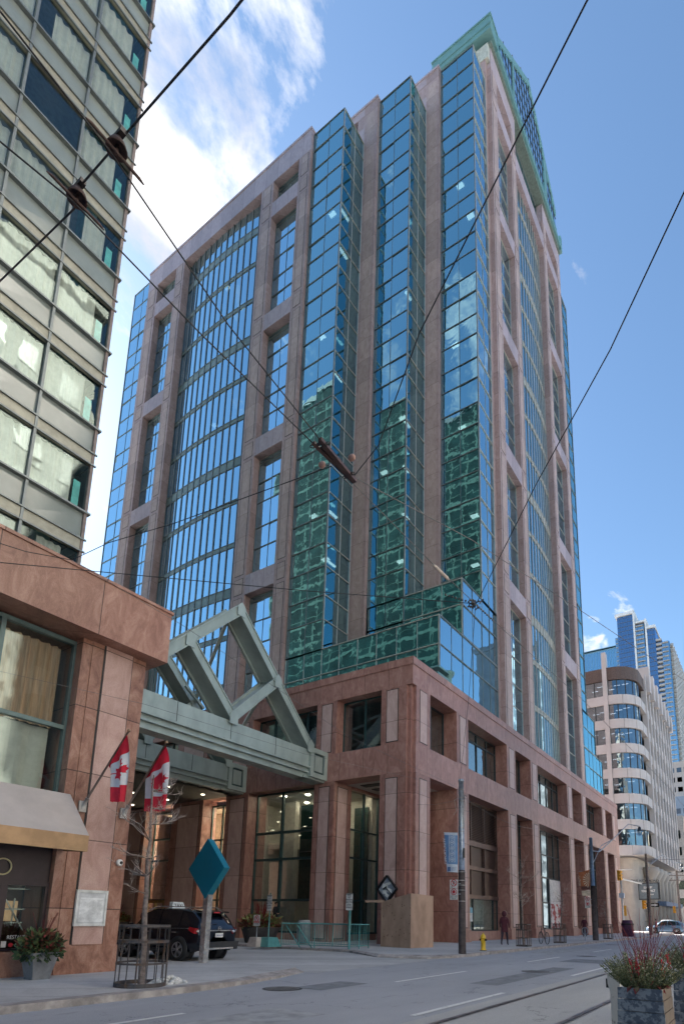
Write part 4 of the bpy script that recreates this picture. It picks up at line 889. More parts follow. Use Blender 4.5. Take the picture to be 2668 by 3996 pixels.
# ---------------------------------------------------------------- diamond sign
TEAL = pm('teal_sign_panel', (.0, .150, .225), .38, 0, .06, scale=1.); CHR = pm('brushed_chrome', (.74, .71, .68), .2, .75, .18, scale=5, bump=.5, bscale=6)
t = thing('diamond_sign', 'blank teal diamond sign standing on a polished metal post beside the black car', 'sign', (11.9, 14.3, .12))
m = MB(); m.prism([(0, .08, 3.66), (0, .86, 2.76), (0, .02, 1.86), (0, -.73, 2.76)], (.22, 0, 0)); m.build('panel', TEAL, t, world=False, bevel=.01)
m = MB(); m.box(.02, .20, -.10, .10, 0, 1.98); m.build('post', CHR, t, world=False)
# ---------------------------------------------------------------- flags
LEAF = [(0,-.42),(.03,-.12),(.20,-.15),(.17,-.08),(.36,.08),(.31,.11),(.36,.26),(.22,.22),(.19,.29),(.09,.19),(.13,.42),(.06,.38),(0,.50),(-.06,.38),(-.13,.42),(-.09,.19),(-.19,.29),(-.22,.22),(-.36,.26),(-.31,.11),(-.36,.08),(-.17,-.08),(-.20,-.15),(-.03,-.12)]
def inside(x, y, P):
    c = False; j = len(P)-1
    for i in range(len(P)):
        if (P[i][1] > y) != (P[j][1] > y) and x < (P[j][0]-P[i][0])*(y-P[i][1])/(P[j][1]-P[i][1])+P[i][0]: c = not c
        j = i
    return c
FR = pm('flag_red', (.62, .008, .03), .7, 0, .05); FW = pm('flag_white', (.66, .63, .63), .7, 0, .04); WOOD = pm('dark_wood_pole', (.16, .11, .09), .5)
def flag(name, label, base, tip, spread, length, seed):
    t = thing(name, label, 'flag', base, 0, 'flags on the hotel pier'); b = Vector(base); d = Vector(tip)-b
    m = MB(); m.tube([(0, 0, 0), tuple(d)], [.028, .022], 8); m.build('pole', WOOD, t, world=False)
    m = MB(); m.ball(d+d.normalized()*.03, .042, 10); m.build('finial', pm('bronze_ball', (.35, .22, .14), .35, .7), t, world=False)
    m = MB(); m.box(-.09, .09, -.02, .03, -.13, .13); m.tube([(0, 0, -.05), tuple(d*.12)], .045, 8); m.build('bracket', pm('pale_bracket', (.5, .48, .45), .5, .3), t, world=False)
    nu, nv = 64, 96; m = MB(); idx = {}
    p_top, p_bot = d*.97, d*.55
    for j in range(nv+1):
        v = j/nv                      # along the fly, 0 at the pole
        for i in range(nu+1):
            u = i/nu                  # along the hoist, 0 at the top
            hp = p_top.lerp(p_bot, u)
            drop = v*length*(1-.12*u)
            k = 1-math.exp(-v*3.2)    # how far the cloth has gathered
            yc = p_top.y+.10; half = spread*(1-.35*v)
            y = hp.y*(1-k)+(yc+(u-.35)*half)*k
            fold = math.sin(u*math.pi*4.2+seed+v*1.2)*.06*k+math.sin(u*9+v*5+seed)*.015*k
            x = fold+.04*k
            z = hp.z*(1-k*.0)-drop+(.0 if v else 0)
            z = hp.z*(1-k)+(p_top.z-.02-(u*.12))*k-drop*(.90)
            m.v.append((x, y+math.cos(u*9+seed)*.02*k, z))
    for j in range(nv):
        for i in range(nu):
            a = j*(nu+1)+i; fx, fy = (j+.5)/nv, (i+.5)/nu
            red = fx < .25 or fx > .75 or inside((fy-.5)*1.0, (fx-.5)*2.0*.9, [(q[0], q[1]) for q in LEAF]) if False else (fx < .25 or fx > .75 or inside((fx-.5)*1.9, (.5-fy)*1.0, LEAF))
            m.f.append((a, a+1, a+nu+2, a+nu+1)); m.m.append(0 if red else 1); m.sm.append(True)
    m.build('flag_cloth', [FR, FW], t, world=False)
flag('national_flag', 'left one of two maple leaf flags, hanging in front of the pale granite pier', (7.59, 13.74, 4.0), (7.59, 12.2, 5.62), .85, 1.75, .4)
flag('national_flag', 'right one of two maple leaf flags, hanging beyond the hotel corner under the canopy', (8.66, 13.74, 4.0), (8.63, 12.24, 5.62), 1.15, 1.80, 2.2)
# ---------------------------------------------------------------- menu board, camera
t = thing('menu_board', 'silver framed glass menu case on the granite pier beside the restaurant', 'menu board', (8.08, 13.74, 1.2))
m = MB(); w_, h_ = .385, .84
for a in ((-w_, w_, 0, .06), (-w_, w_, h_-.06, h_), (-w_, -w_+.05, .06, h_-.06), (w_-.05, w_, .06, h_-.06)): m.box(a[0], a[1], -.04, .02, a[2], a[3])
m.build('frame', pm('silver_frame', (.72, .72, .70), .35, .2), t, world=False)
m = MB(); m.box(-w_+.05, w_-.05, -.02, .0, .06, h_-.06); m.box(-.28, .30, -.024, -.0205, .10, .66, 1)
for c in (-.2, 0, .2):
    for r_i in range(16): m.box(c-.07+.01*(r_i % 3), c+.05+.015*(r_i % 2), -.026, -.0245, .14+r_i*.031, .146+r_i*.031, 2)
m.build('menu_sheet', [pm('case_back', (.60, .60, .61), .6), pm('menu_paper', (.78, .78, .78), .7), pm('faint_print', (.42, .41, .42), .8)], t, world=False)
t = thing('security_camera', 'round white dome camera on the hotel corner', 'camera', (8.69, 13.76, 2.75)); m = MB(); m.lathe([(.085, 0), (.085, .05), (.06, .07)], (0, 0, 0), (0, -1, 0), 16); m.build('housing', WHITE, t, world=False)
m = MB(); m.ball((.02, -.075, 0), .04, 12); m.build('lens', BLACK, t, world=False)
# ---------------------------------------------------------------- bare trees in iron guards
BARK = pm('grey_bark', (.22, .17, .15), .85, 0, .2, scale=12, bump=.6, bscale=40); TWIG = pm('pale_twig', (.42, .35, .31), .85)
def tree(name, label, loc, h, lean, seed, r0=.06, droop=0., group=None, spread=1.):
    rn = random.Random(seed); t = thing(name, label, 'tree', loc, 0, group); tr, cr_ = MB(), MB()
    pts = [Vector((0, 0, 0))]; n = 12
    for i in range(1, n+1):
        f = i/n; pts.append(Vector((lean[0]*f+rn.uniform(-.02, .02), lean[1]*f+rn.uniform(-.02, .02), h*f)))
    tr.tube(pts, [r0*(1-.85*(i/n))+.004 for i in range(n+1)], 8); tr.build('trunk', BARK, t, world=False)
    def branch(p, d, ln, r, depth):
        q = [p]; dd = d.copy(); k = 5
        for i in range(k):
            dd = (dd+Vector((rn.uniform(-.25, .25), rn.uniform(-.25, .25), rn.uniform(-.12, .22)-droop*.1))).normalized(); q.append(q[-1]+dd*ln/k)
        cr_.tube(q, [r*(1-.7*i/k) for i in range(k+1)], 5 if depth == 0 else 4, mat=0 if depth == 0 else 1, cap=False)
        if depth < 3:
            for j in range(rn.choice((3, 4, 5)) if depth < 2 else 3):
                i = rn.randint(1, k); nd = (dd+Vector((rn.uniform(-1, 1), rn.uniform(-1, 1), rn.uniform(-.4, .6)))).normalized(); branch(q[i], nd, ln*rn.uniform(.35, .6), r*.5, depth+1)
    for i in range(int(16)):
        f = rn.uniform(.48, .98); p = pts[int(f*n)]; a = rn.uniform(0, 2*math.pi); branch(p, Vector((math.cos(a), math.sin(a), rn.uniform(-.1, .6))).normalized(), h*rn.uniform(.09, .2)*spread, r0*.24, 0)
    cr_.build('branches', [BARK, TWIG], t, world=False); return t
def tree_guard(label, loc, group='iron tree guards', sides=14, r=.47, h=1.17, square=False):
    t = thing('tree_guard', label, 'tree guard', loc, 0, group); m, b = MB(), MB()
    for z, hh in ((0, .08), (.42, .04), (.83, .05), (h-.04, .045)):
        for k in range(24 if not square else 4):
            a0, a1 = 2*math.pi*k/(24 if not square else 4)+(.785 if square else 0), 2*math.pi*(k+1)/(24 if not square else 4)+(.785 if square else 0)
            m.beam((r*math.cos(a0), r*math.sin(a0), z+hh/2), (r*math.cos(a1), r*math.sin(a1), z+hh/2), .012, hh)
    for k in range(sides):
        a = 2*math.pi*k/sides
        if square:
            s_k = k*4/sides; e = int(s_k); f = s_k-e; c = [(1, 1), (-1, 1), (-1, -1), (1, -1)]; q0, q1 = c[e % 4], c[(e+1) % 4]; rr = r*.707; x, y = (q0[0]*(1-f)+q1[0]*f)*rr, (q0[1]*(1-f)+q1[1]*f)*rr
        else: x, y = r*math.cos(a), r*math.sin(a)
        b.tube([(x, y, 0), (x*(.96 if k % 2 else 1), y*(.96 if k % 2 else 1), h)], .011, 5)
    IRON = pm('rusty_iron', (.085, .075, .075), .6, .3, .25, scale=4, col2=(.11, .06, .035), thr=(.35, .5))
    m.build('hoop', IRON, t, world=False); b.build('bar', IRON, t, world=False); return t
tree('street_tree', 'slender bare tree leaning left inside the rusty guard beside the hotel', (7.45, 10.62, .12), 4.3, (.05, .35), 11, .065)
tree_guard('large round rusty guard around the leaning tree in the left foreground', (7.42, 10.62, .12), sides=16)
tree('street_tree', 'small bare tree on the pavement just beyond the yellow hydrant', (30.8, 11.5, .12), 4.3, (.2, .2), 5, .07, group='bare trees along the tower pavement')
tree_guard('square iron guard nearest the yellow hydrant', (30.8, 11.5, .12), square=True, sides=20, r=.44, h=1.16)
tree('street_tree', 'thin bare tree behind the parked bicycle', (37.4, 11.6, .12), 3.4, (.3, -.2), 8, .06, group='bare trees along the tower pavement', spread=.7)
tree_guard('square iron guard just beyond the parked bicycle', (37.4, 11.6, .12), square=True, sides=20, r=.44, h=1.18)
tree('street_tree', 'farthest thin bare tree, beyond the second lamp post', (49.6, 11.5, .12), 3.0, (.1, .2), 18, .06, group='bare trees along the tower pavement', spread=.6)
tree_guard('farthest square iron guard, beyond the second lamp post', (49.6, 11.5, .12), square=True, sides=16, r=.44, h=1.16)
m = MB(); rn = random.Random(2)
for i in range(120):
    a, r = rn.uniform(0, 6.28), rn.random()**.6; x, y = 8.05+.42*r*math.cos(a), 10.62+.25*r*math.sin(a); m.ball((x, y, .12+.16*(1-r)*rn.uniform(.5, 1)), rn.uniform(.03, .075), 7, sc=(1, 1, .7))
tag(m.build('snow_heap', pm('dirty_snow', (.62, .61, .60), .8, 0, .15, scale=14)), 'small heap of dirty snow beside the leaning tree guard', 'snow')
# ---------------------------------------------------------------- potted evergreens
def leafy(mb, c, rad, n, size, seed, mats=1, up_=.3, flat=1.):
    rn = random.Random(seed)
    for i in range(n):
        d = Vector((rn.gauss(0, 1), rn.gauss(0, 1), rn.gauss(0, 1)*.8+up_)).normalized(); r = rn.random()**.45
        p = Vector(c)+Vector((d.x*rad[0]*r, d.y*rad[1]*r, d.z*rad[2]*r)); s = size*rn.uniform(.6, 1.4)
        a = (d+Vector((rn.uniform(-.6, .6),)*1+(rn.uniform(-.6, .6), rn.uniform(-.3, .8)))).normalized(); b = a.cross(Vector((rn.uniform(-1, 1), rn.uniform(-1, 1), rn.uniform(-1, 1)))).normalized()
        mb.q(p-b*s*.22, p+a*s*.5-b*s*.28, p+a*s, p+a*s*.5+b*s*.28, mat=rn.randrange(mats))
PINE = [pm('dark_pine', (.045, .075, .03), .7), pm('pine_green', (.09, .13, .05), .7), pm('yellow_green_leaf', (.20, .22, .08), .7), pm('russet_leaf', (.16, .05, .03), .7)]
t = thing('potted_shrub', 'evergreen arrangement in a tall grey tapered pot beside the restaurant window', 'potted plant', (6.82, 13.3, .12))
m = MB(); m.prism([(-.18, -.18, 0), (.18, -.18, 0), (.18, .18, 0), (-.18, .18, 0)], (0, 0, .01)); m.faces([(-.17, -.17, 0), (.17, -.17, 0), (.17, .17, 0), (-.17, .17, 0), (-.27, -.27, .55), (.27, -.27, .55), (.27, .27, .55), (-.27, .27, .55)], [(0, 1, 5, 4), (1, 2, 6, 5), (2, 3, 7, 6), (3, 0, 4, 7)]); m.box(-.26, .26, -.26, .26, .50, .52); m.build('pot', pm('grey_fibre_pot', (.20, .20, .21), .6), t, world=False)
m = MB(); leafy(m, (0, 0, .72), (.40, .36, .28), 900, .12, 4, 4, .2); leafy(m, (0, 0, .55), (.45, .4, .14), 350, .14, 5, 2, -.9)
m.build('foliage', PINE, t, world=False)
m = MB(); rn = random.Random(6)
for i in range(9): m.tube([(0, 0, .7), (rn.uniform(-.25, .35), rn.uniform(-.2, .2), rn.uniform(1.1, 1.45))], .005, 4)
for i in range(5): m.ball((rn.uniform(-.25, .25), -.3, .75+rn.uniform(-.1, .15)), .028, 6)
m.build('red_twig', pm('red_twig', (.22, .03, .03), .6), t, world=False)
t = thing('flower_planter', 'wide dark planter with yellow green and rust leaves beside the lobby glass', 'planter', (22.9, 23.0, .12))
m = MB(); m.lathe([(.75, 0), (1.0, .75), (1.0, .8)], n=20); m.build('pot', pm('dark_pot', (.05, .045, .045), .6), t, world=False)
m = MB(); leafy(m, (0, 0, 1.0), (1.0, .95, .34), 800, .28, 14, 4, .2); m.build('foliage', [PINE[2], PINE[2], pm('orange_leaf', (.20, .07, .03), .7), PINE[3]], t, world=False)
m = MB()
for i in range(36): a = rn.uniform(0, 6.3); m.tube([(0, 0, .9), (.5*math.cos(a)*rn.random(), .5*math.sin(a)*rn.random(), rn.uniform(1.7, 2.2))], .014, 4)
m.build('red_twig', pm('red_twig', (.22, .03, .03)), t, world=False)
dup(t, (26.0, 40.8, .12), 0, 'dark planter with mixed leaves behind the hotel corner, in the courtyard')
# ---------------------------------------------------------------- railing, sign posts, bin
TG_ = pm('teal_railing_paint', (.10, .30, .29), .45, .1, .08)
t = thing('railing', 'teal metal railing around the stair opening in front of the granite column', 'railing', (21, 17.5, .12))
def rail(a, b, h=1.06):
    a, b = Vector(a), Vector(b); n = int((b-a).length/.135)
    for z in (h, .12): R1.tube([a+Vector((0, 0, z)), b+Vector((0, 0, z))], .026 if z > 1 else .018, 6)
    for i in range(n+1): p = a.lerp(b, i/n); R2.tube([p+Vector((0, 0, .12)), p+Vector((0, 0, h))], .010, 4)
    for f in (0, .5, 1): p = a.lerp(b, f); R1.tube([p, p+Vector((0, 0, h))], .028, 6)
R1, R2 = MB(), MB()
rail((20.75, 19.45, .12), (21.25, 15.9, .12)); rail((21.25, 15.9, .12), (22.7, 15.9, .12)); rail((22.6, 20.0, .12), (22.7, 15.9, .12)); 
for y in (19.3, 18.6): R1.tube([(20.85, y, 1.1), (21.05, y-.75, .1)], .03, 6)
R1.build('rail', TG_, t); R2.build('baluster', TG_, t)
def post_sign(name, label, loc, ph, pr, pmat, plates, basemat, base, group, yaw=0):
    t = thing(name, label, 'sign', loc, yaw, group); m = MB()
    if base: m.faces([(-base, -base, 0), (base, -base, 0), (base, base, 0), (-base, base, 0), (-base*.7, -base*.7, .42), (base*.7, -base*.7, .42), (base*.7, base*.7, .42), (-base*.7, base*.7, .42)], [(0, 1, 5, 4), (1, 2, 6, 5), (2, 3, 7, 6), (3, 0, 4, 7), (4, 5, 6, 7)]); m.build('base', basemat, t, world=False)
    m = MB(); m.tube([(0, 0, .02), (0, 0, ph)], pr, 8); m.build('post', pmat, t, world=False)
    for w, h, z, kind in plates: sign_plate(t, w, h, z, kind, pr+.015)
    return t
def sign_plate(t, w, h, z, kind, off=.03, y0=0., name='sign_plate'):
    """a plate facing -x (towards the camera down the pavement)"""
    m = MB(); x = -off; m.box(x-.012, x, y0-w/2, y0+w/2, z-h/2, z+h/2, 0); x -= .014
    def txt(s, size, zz, mat=1, sq=.8): text_mb(m, s, size, (x, y0, zz), (0, -1, 0), (0, 0, 1), .003, mat, 'CENTER', sq)
    def circ(zc, r, mat=2, bar=True):
        for k in range(24):
            a0, a1 = 2*math.pi*k/24, 2*math.pi*(k+1)/24
            m.q(*[(x, y0+q*math.cos(a), zc+q*math.sin(a)) for q, a in ((r, a0), (r, a1), (r*.78, a1), (r*.78, a0))], mat=mat)
        if bar: m.prism([(x+.001, y0+r*.66, zc+r*.50), (x+.001, y0+r*.50, zc+r*.66), (x+.001, y0-r*.66, zc-r*.50), (x+.001, y0-r*.50, zc-r*.66)], (-.003, 0, 0), mat)
    if kind == 'P':
        circ(z+h*.1, w*.40); text_mb(m, 'P', w*.62, (x+.002, y0+w*.0, z+h*.1-w*.22), (0, -1, 0), (0, 0, 1), .003, 1, 'CENTER')
        m.prism([(x, y0+w*.36, z-h*.38), (x, y0+w*.2, z-h*.30), (x, y0+w*.2, z-h*.46)], (-.003, 0, 0), 1)
    elif kind == 'S':
        circ(z+h*.2, w*.38, 2, False); m.lathe([(w*.2, 0), (w*.2, .003)], (x, y0, z+h*.2), (-1, 0, 0), 14, 2)
        txt('7 am - 9 am', w*.19, z-h*.17); txt('3:30pm - 6:30pm', w*.15, z-h*.29); txt('MON - FRI', w*.13, z-h*.43)
    elif kind == 'R':
        circ(z+h*.18, w*.36); text_mb(m, 'P', w*.55, (x+.002, y0, z+h*.18-w*.2), (0, -1, 0), (0, 0, 1), .003, 1, 'CENTER'); m.box(x-.002, x, y0-w*.46, y0+w*.46, z-h*.22, z-h*.06, 2); text_mb(m, 'ANY TIME', w*.17, (x-.003, y0, z-h*.19), (0, -1, 0), (0, 0, 1), .003, 0, 'CENTER'); txt('TOW ZONE', w*.16, z-h*.34)
    elif kind == 'T':
        for i, s in enumerate(('NOTICE', 'NO', 'PARKING', 'ANY TIME', 'private', 'property')): txt(s, h*.15 if i else h*.10, z+h*.36-i*h*.145)
        m.box(x-.001, x, y0-w*.48, y0+w*.48, z+h*.44, z+h*.48, 1)
    m.build(name, [pm('sign_white', (.60, .59, .57), .5), BLACKP, RED], t, world=False)
post_sign('parking_sign', 'small red and white no parking sign standing in a pale block before the planter', (19.9, 20.2, .12), 1.3, .022, STEEL, [(.40, .5, 1.17, 'R')], pm('pale_block', (.45, .40, .37), .8), .30, 'parking signs by the lobby')
post_sign('parking_sign', 'tall white notice sign on a green block before the lobby glass', (20.3, 19.85, .12), 2.45, .024, TG_, [(.30, .72, 1.98, 'T')], TG_, .42, 'parking signs by the lobby')
post_sign('parking_sign', 'white no parking notice on a teal post rising from the railing corner', (21.2, 15.88, .12), 2.4, .05, TG_, [(.36, .74, 2.05, 'T')], TG_, 0, 'parking signs by the lobby')
t = thing('litter_bin', 'grey ribbed litter bin behind the teal railing', 'litter bin', (23.6, 20.6, .12)); m = MB(); m.lathe([(.32, 0), (.34, 1.1), (.3, 1.15), (.3, 1.2)], n=18)
m.build('body', pm('grey_bin', (.30, .31, .32), .5), t, world=False); m = MB()
for k in range(18): a = 2*math.pi*k/18; m.tube([(.345*math.cos(a), .345*math.sin(a), .05), (.355*math.cos(a), .355*math.sin(a), 1.05)], .012, 4)
m.build('rib', STEEL, t, world=False)
# ---------------------------------------------------------------- plywood hoarding and the broken sign on the corner column
PLY = pm('weathered_plywood', (.46, .305, .22), .8, 0, .10, scale=2.2, stretch=(1, 1, .5), col2=(.34, .22, .155), thr=(.35, .6), bump=.3, bscale=30)
t = thing('plywood_box', 'bare plywood hoarding boxed around the foot of the corner column', 'hoarding', (25.2, 15.2, .12))
m = MB(); z = .05
m.prism([(24.6, 16.45, z), (24.15, 14.55, z), (24.17, 14.55, 2.66), (24.6, 16.45, 2.28)], (.03, 0, 0)); m.prism([(24.15, 14.52, z), (25.9, 14.3, z), (25.9, 14.3, 2.60), (24.15, 14.52, 2.66)], (0, .03, 0))
m.prism([(25.9, 14.3, z), (26.6, 15.9, z), (26.6, 15.9, 2.60), (25.9, 14.3, 2.60)], (.03, 0, 0)); m.prism([(24.6, 16.48, z), (26.6, 16.6, z), (26.6, 16.6, 2.25), (24.6, 16.48, 2.28)], (0, .03, 0)); m.build('panel', PLY, t)
m = MB(); m.beam((24.5, 17.4, 2.30), (24.55, 16.3, 2.30), .06, .12); m.beam((24.62, 16.45, .1), (24.62, 16.45, 2.3), .05, .05); m.build('timber', PLY, t)
m = MB(); rn = random.Random(5)
for i in range(26):
    f = rn.random(); zz_ = rn.uniform(.4, 2.2); m.ball((24.14+.44*f+.0, 14.55+1.9*f, zz_), .022, 6, sc=(.5, 1, 1.6))
m.build('knot', pm('knot_brown', (.16, .09, .05), .8), t)
t = thing('broken_sign', 'smashed diamond shaped sign box fixed to the corner column above the plywood', 'sign', (26.3, 17.27, 2.99))
m = MB()
for (a, b) in (((.0, .72), (.62, .0)), ((.62, .0), (0, -.72)), ((0, -.72), (-.62, 0)), ((-.62, 0), (0, .72))): m.beam((-.06, a[0], a[1]), (-.06, b[0], b[1]), .20, .045, upv=(0, 0, 1))
m.build('frame', BLACK, t, world=False); m = MB(); m.prism([(.0, 0, .66), (0, .56, 0), (0, 0, -.66), (0, -.56, 0)], (.03, 0, 0)); m.build('back_panel', pm('grey_back', (.36, .38, .42), .5), t, world=False)
m = MB()
for (y, z, w, h, a) in ((.12, .16, .32, .24, 8), (-.08, .28, .36, .13, -14), (-.17, -.08, .28, .2, 20), (.15, -.15, .24, .18, -6), (0, -.33, .22, .16, 30)):
    q = MB(); q.box(-.05, -.03, -w/2, w/2, -h/2, h/2); q.xf(Matrix.Translation((-.02, y, z)) @ Matrix.Rotation(R(a), 4, 'X')); m.faces(q.v, q.f)
m.tube([(-.06, .1, .1), (-.10, -.3, -.25), (-.06, -.1, -.45)], .02, 5, mat=1); m.tube([(-.06, .25, .0), (-.10, 0, .12)], .035, 5, mat=1)
m.build('torn_sheet', [WHITE, BLACK], t, world=False)
# ---------------------------------------------------------------- hydrant, bicycle, post ring
YEL = pm('yellow_enamel', (.72, .46, .02), .4, 0, .08)
t = thing('fire_hydrant', 'yellow fire hydrant at the kerb beyond the first utility pole', 'hydrant', (25.15, 11.3, .12), 0)
m = MB(); m.lathe([(.15, 0), (.15, .04), (.105, .05), (.10, .52), (.125, .53), (.125, .57), (.115, .58), (.10, .66), (.05, .72), (.03, .73), (.03, .78)], n=16); m.lathe([(.06, 0), (.06, .07), (.045, .08)], (-.09, 0, .44), (-1, 0, 0), 10); m.build('body', YEL, t, world=False)
m = MB()
for s in (1, -1): m.lathe([(.05, 0), (.05, .07), (.035, .09)], (0, s*.09, .47), (0, s, 0), 10)
m.lathe([(.16, 0), (.16, .03)], (0, 0, -.005), n=16); m.build('cap', BLACK, t, world=False)
t = thing('bicycle', 'dark bicycle parked upright on the pavement between two iron tree guards', 'bicycle', (34.8, 11.75, .12), R(39))
m = MB()
def wheel(cx_):
    w = MB()
    for k in range(28):
        a0, a1 = 2*math.pi*k/28, 2*math.pi*(k+1)/28; w.tube([(cx_+.34*math.cos(a0), 0, .35+.34*math.sin(a0)), (cx_+.34*math.cos(a1), 0, .35+.34*math.sin(a1))], .022, 6, cap=False)
    o = w.build('wheel', BLACK, t, world=False); s = MB()
    for k in range(16): a = 2*math.pi*k/16; s.tube([(cx_, 0, .35), (cx_+.32*math.cos(a), 0, .35+.32*math.sin(a))], .003, 3, cap=False)
    s.build('spokes', STEEL, o, world=False)
wheel(-.52); wheel(.52); BF = pm('bike_frame', (.05, .055, .06), .4, .4)
for a, b, r in (((-.52, 0, .35), (-.05, 0, .32), .012), ((-.52, 0, .35), (-.17, 0, .82), .012), ((-.05, 0, .32), (-.19, 0, .90), .016), ((-.15, 0, .80), (.38, 0, .88), .018), ((-.05, 0, .32), (.40, 0, .78), .019), ((.37, 0, .92), (.42, 0, .70), .02), ((.42, .04, .72), (.52, .04, .35), .012), ((.42, -.04, .72), (.52, -.04, .35), .012), ((.37, 0, .9), (.33, 0, 1.03), .013)): m.tube([a, b], r, 6)
m.build('frame', BF, t, world=False); m = MB(); m.tube([(.25, -.30, 1.05), (.33, -.12, 1.04), (.33, .12, 1.04), (.25, .30, 1.05)], .013, 6); m.build('handlebar', BLACK, t, world=False)
m = MB(); m.ball((-.22, 0, .93), .13, 8, sc=(1, .5, .28)); m.build('saddle', BLACK, t, world=False); m = MB(); m.lathe([(.09, -.02), (.09, -.012)], (-.05, 0, .32), (0, 1, 0), 14); m.beam((-.05, .06, .32), (.03, .10, .17), .02, .02); m.beam((-.05, -.06, .32), (-.13, -.10, .47), .02, .02); m.build('crank', STEEL, t, world=False)
t = thing('bike_ring_post', 'grey ring and post bicycle stand near the kerb before the second lamp post', 'bike stand', (42.1, 11.3, .12)); m = MB(); m.tube([(0, 0, 0), (0, 0, .95)], .04, 8)
for k in range(20):
    a0, a1 = 2*math.pi*k/20, 2*math.pi*(k+1)/20; m.tube([(0, .2*math.cos(a0), .70+.24*math.sin(a0)), (0, .2*math.cos(a1), .70+.24*math.sin(a1))], .025, 6, cap=False)
m.build('ring', STEEL, t, world=False)
